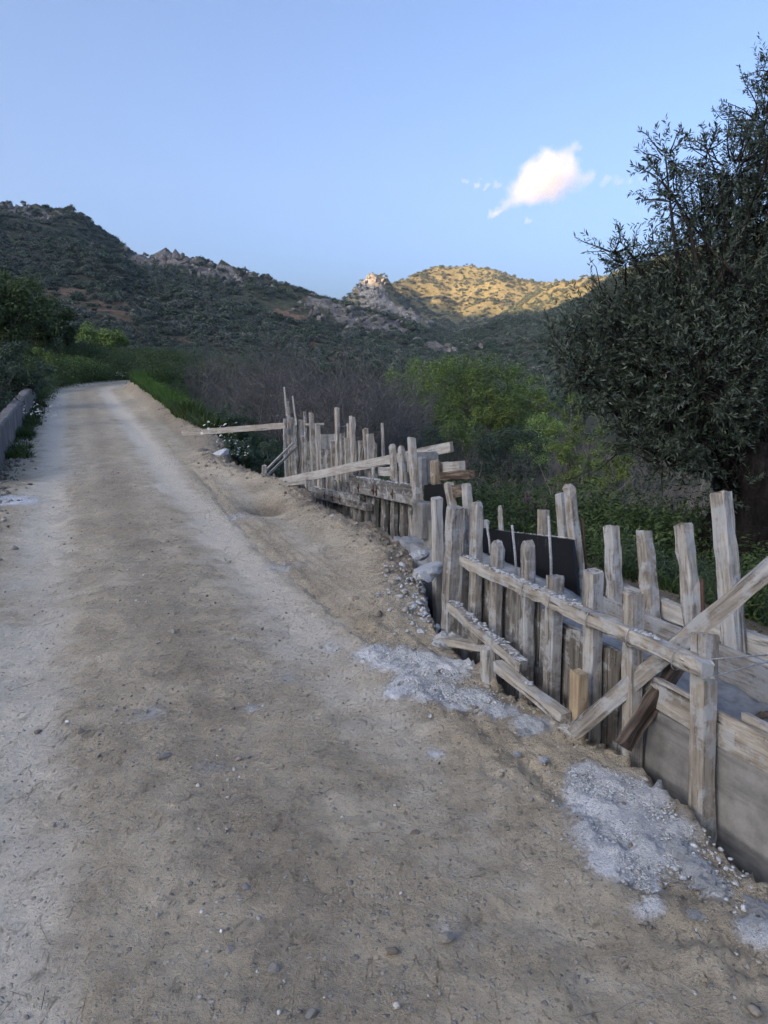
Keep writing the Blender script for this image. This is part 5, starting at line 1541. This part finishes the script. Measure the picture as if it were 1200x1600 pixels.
# ------------------------------------------------------------------ cloud
def clouds():
    D = 3600.0
    def mk(name, blobs, label, dens):
        c0 = P(blobs[0][0], blobs[0][1], D)
        import bmesh
        bm = bmesh.new()
        cs = []
        for (u, v, r, dz) in blobs:
            p = P(u, v, D + dz * 3.0) - c0; R0 = r * 1.2 * D / FPX
            cs.append((p, R0))
            mt = Matrix.Translation(Vector(p)) @ Matrix.Diagonal((R0 * 1.45, R0 * 1.45, R0 * 1.3, 1))
            bmesh.ops.create_icosphere(bm, subdivisions=3, radius=1, matrix=mt)
        me = bpy.data.meshes.new(name); bm.to_mesh(me); bm.free()
        m = NT(name + '_vapour'); m.n.remove(m.b)
        co = m.coord('Object')
        wrp = m.new('ShaderNodeTexNoise'); m.l.new(co, wrp.inputs['Vector']); wrp.inputs['Scale'].default_value = .012; wrp.inputs['Detail'].default_value = 5
        sub = m.new('ShaderNodeVectorMath', operation='SUBTRACT'); m.l.new(wrp.outputs['Color'], sub.inputs[0]); sub.inputs[1].default_value = (.5, .5, .5)
        scl = m.new('ShaderNodeVectorMath', operation='SCALE'); m.l.new(sub.outputs[0], scl.inputs[0]); scl.inputs['Scale'].default_value = 95.0
        add = m.new('ShaderNodeVectorMath', operation='ADD'); m.l.new(co, add.inputs[0]); m.l.new(scl.outputs[0], add.inputs[1])
        acc = None
        for p, R0 in cs:
            ds = m.new('ShaderNodeVectorMath', operation='DISTANCE'); m.l.new(add.outputs[0], ds.inputs[0]); ds.inputs[1].default_value = tuple(p)
            q = m.math('DIVIDE', ds.outputs['Value'], R0); e = m.math('POWER', 2.718, m.math('MULTIPLY', m.math('MULTIPLY', q, q), -1.6))
            acc = e if acc is None else m.math('ADD', acc, e)
        nz = m.noise(co, .02, 6, .65)
        dn = m.math('SUBTRACT', acc, m.math('MULTIPLY', nz, 1.15))
        dn = m.math('MULTIPLY', m.math('MAXIMUM', m.math('ADD', dn, .12), 0.0), dens)
        pv = m.new('ShaderNodeVolumePrincipled'); pv.inputs['Color'].default_value = (.99, .945, .925, 1); pv.inputs['Anisotropy'].default_value = .25
        m.l.new(dn, pv.inputs['Density']); m.l.new(pv.outputs[0], m.out.inputs['Volume'])
        me.materials.append(m.m)
        o = link(name, me, None, c0)
        rm = o.modifiers.new('merge', 'REMESH'); rm.mode = 'VOXEL'; rm.voxel_size = 12.0
        tag(o, label, 'cloud')
    mk('cloud', [(850, 290, 30, 0), (835, 270, 26, 4), (862, 258, 22, -3), (855, 238, 15, 3), (825, 292, 26, -4), (805, 308, 18, 2), (872, 285, 26, 5), (890, 268, 20, 0), (885, 240, 12, 2), (897, 231, 10, 0), (908, 280, 14, -2), (925, 276, 12, 0), (788, 322, 11, 0), (777, 331, 8, 0), (905, 226, 8, 0)], 'ragged white cloud tinted pink alone in the blue sky', .0095)
    mk('cloud', [(768, 336, 9, 0), (780, 331, 6, 0)], 'small cloud scrap below the left end of the ragged cloud', .035)
    mk('cloud', [(824, 346, 7, 0)], 'tiny cloud scrap hanging below the ragged cloud', .035)
    mk('cloud', [(776, 290, 8, 0), (760, 294, 6, 0), (745, 286, 7, 0), (728, 281, 6, 0)], 'row of faint cloud shreds left of the ragged cloud', .025)
    mk('cloud', [(965, 284, 10, 0), (985, 283, 9, 0), (945, 284, 9, 0), (1005, 280, 8, 0)], 'faint grey cloud streak between the ragged cloud and the olive tree', .012)
clouds()

# ------------------------------------------------------------------ evening haze
def haze():
    x0, x1, y0, y1, z0, z1 = -1180, 1180, -1080, 1780, -12, 420
    V = [(x, y, z) for z in (z0, z1) for y in (y0, y1) for x in (x0, x1)]
    F = [(0, 2, 3, 1), (4, 5, 7, 6), (0, 1, 5, 4), (2, 6, 7, 3), (0, 4, 6, 2), (1, 3, 7, 5)]
    m = NT('air'); m.n.remove(m.b)
    pv = m.new('ShaderNodeVolumePrincipled')
    pv.inputs['Color'].default_value = (.62, .78, 1.0, 1); pv.inputs['Density'].default_value = .00008; pv.inputs['Anisotropy'].default_value = .2
    m.l.new(pv.outputs[0], m.out.inputs['Volume'])
    o = link('haze', mesh_py('haze', V, F, m.m)); tag(o, 'thin bluish evening haze filling the valley', 'haze', kind='stuff')
haze()
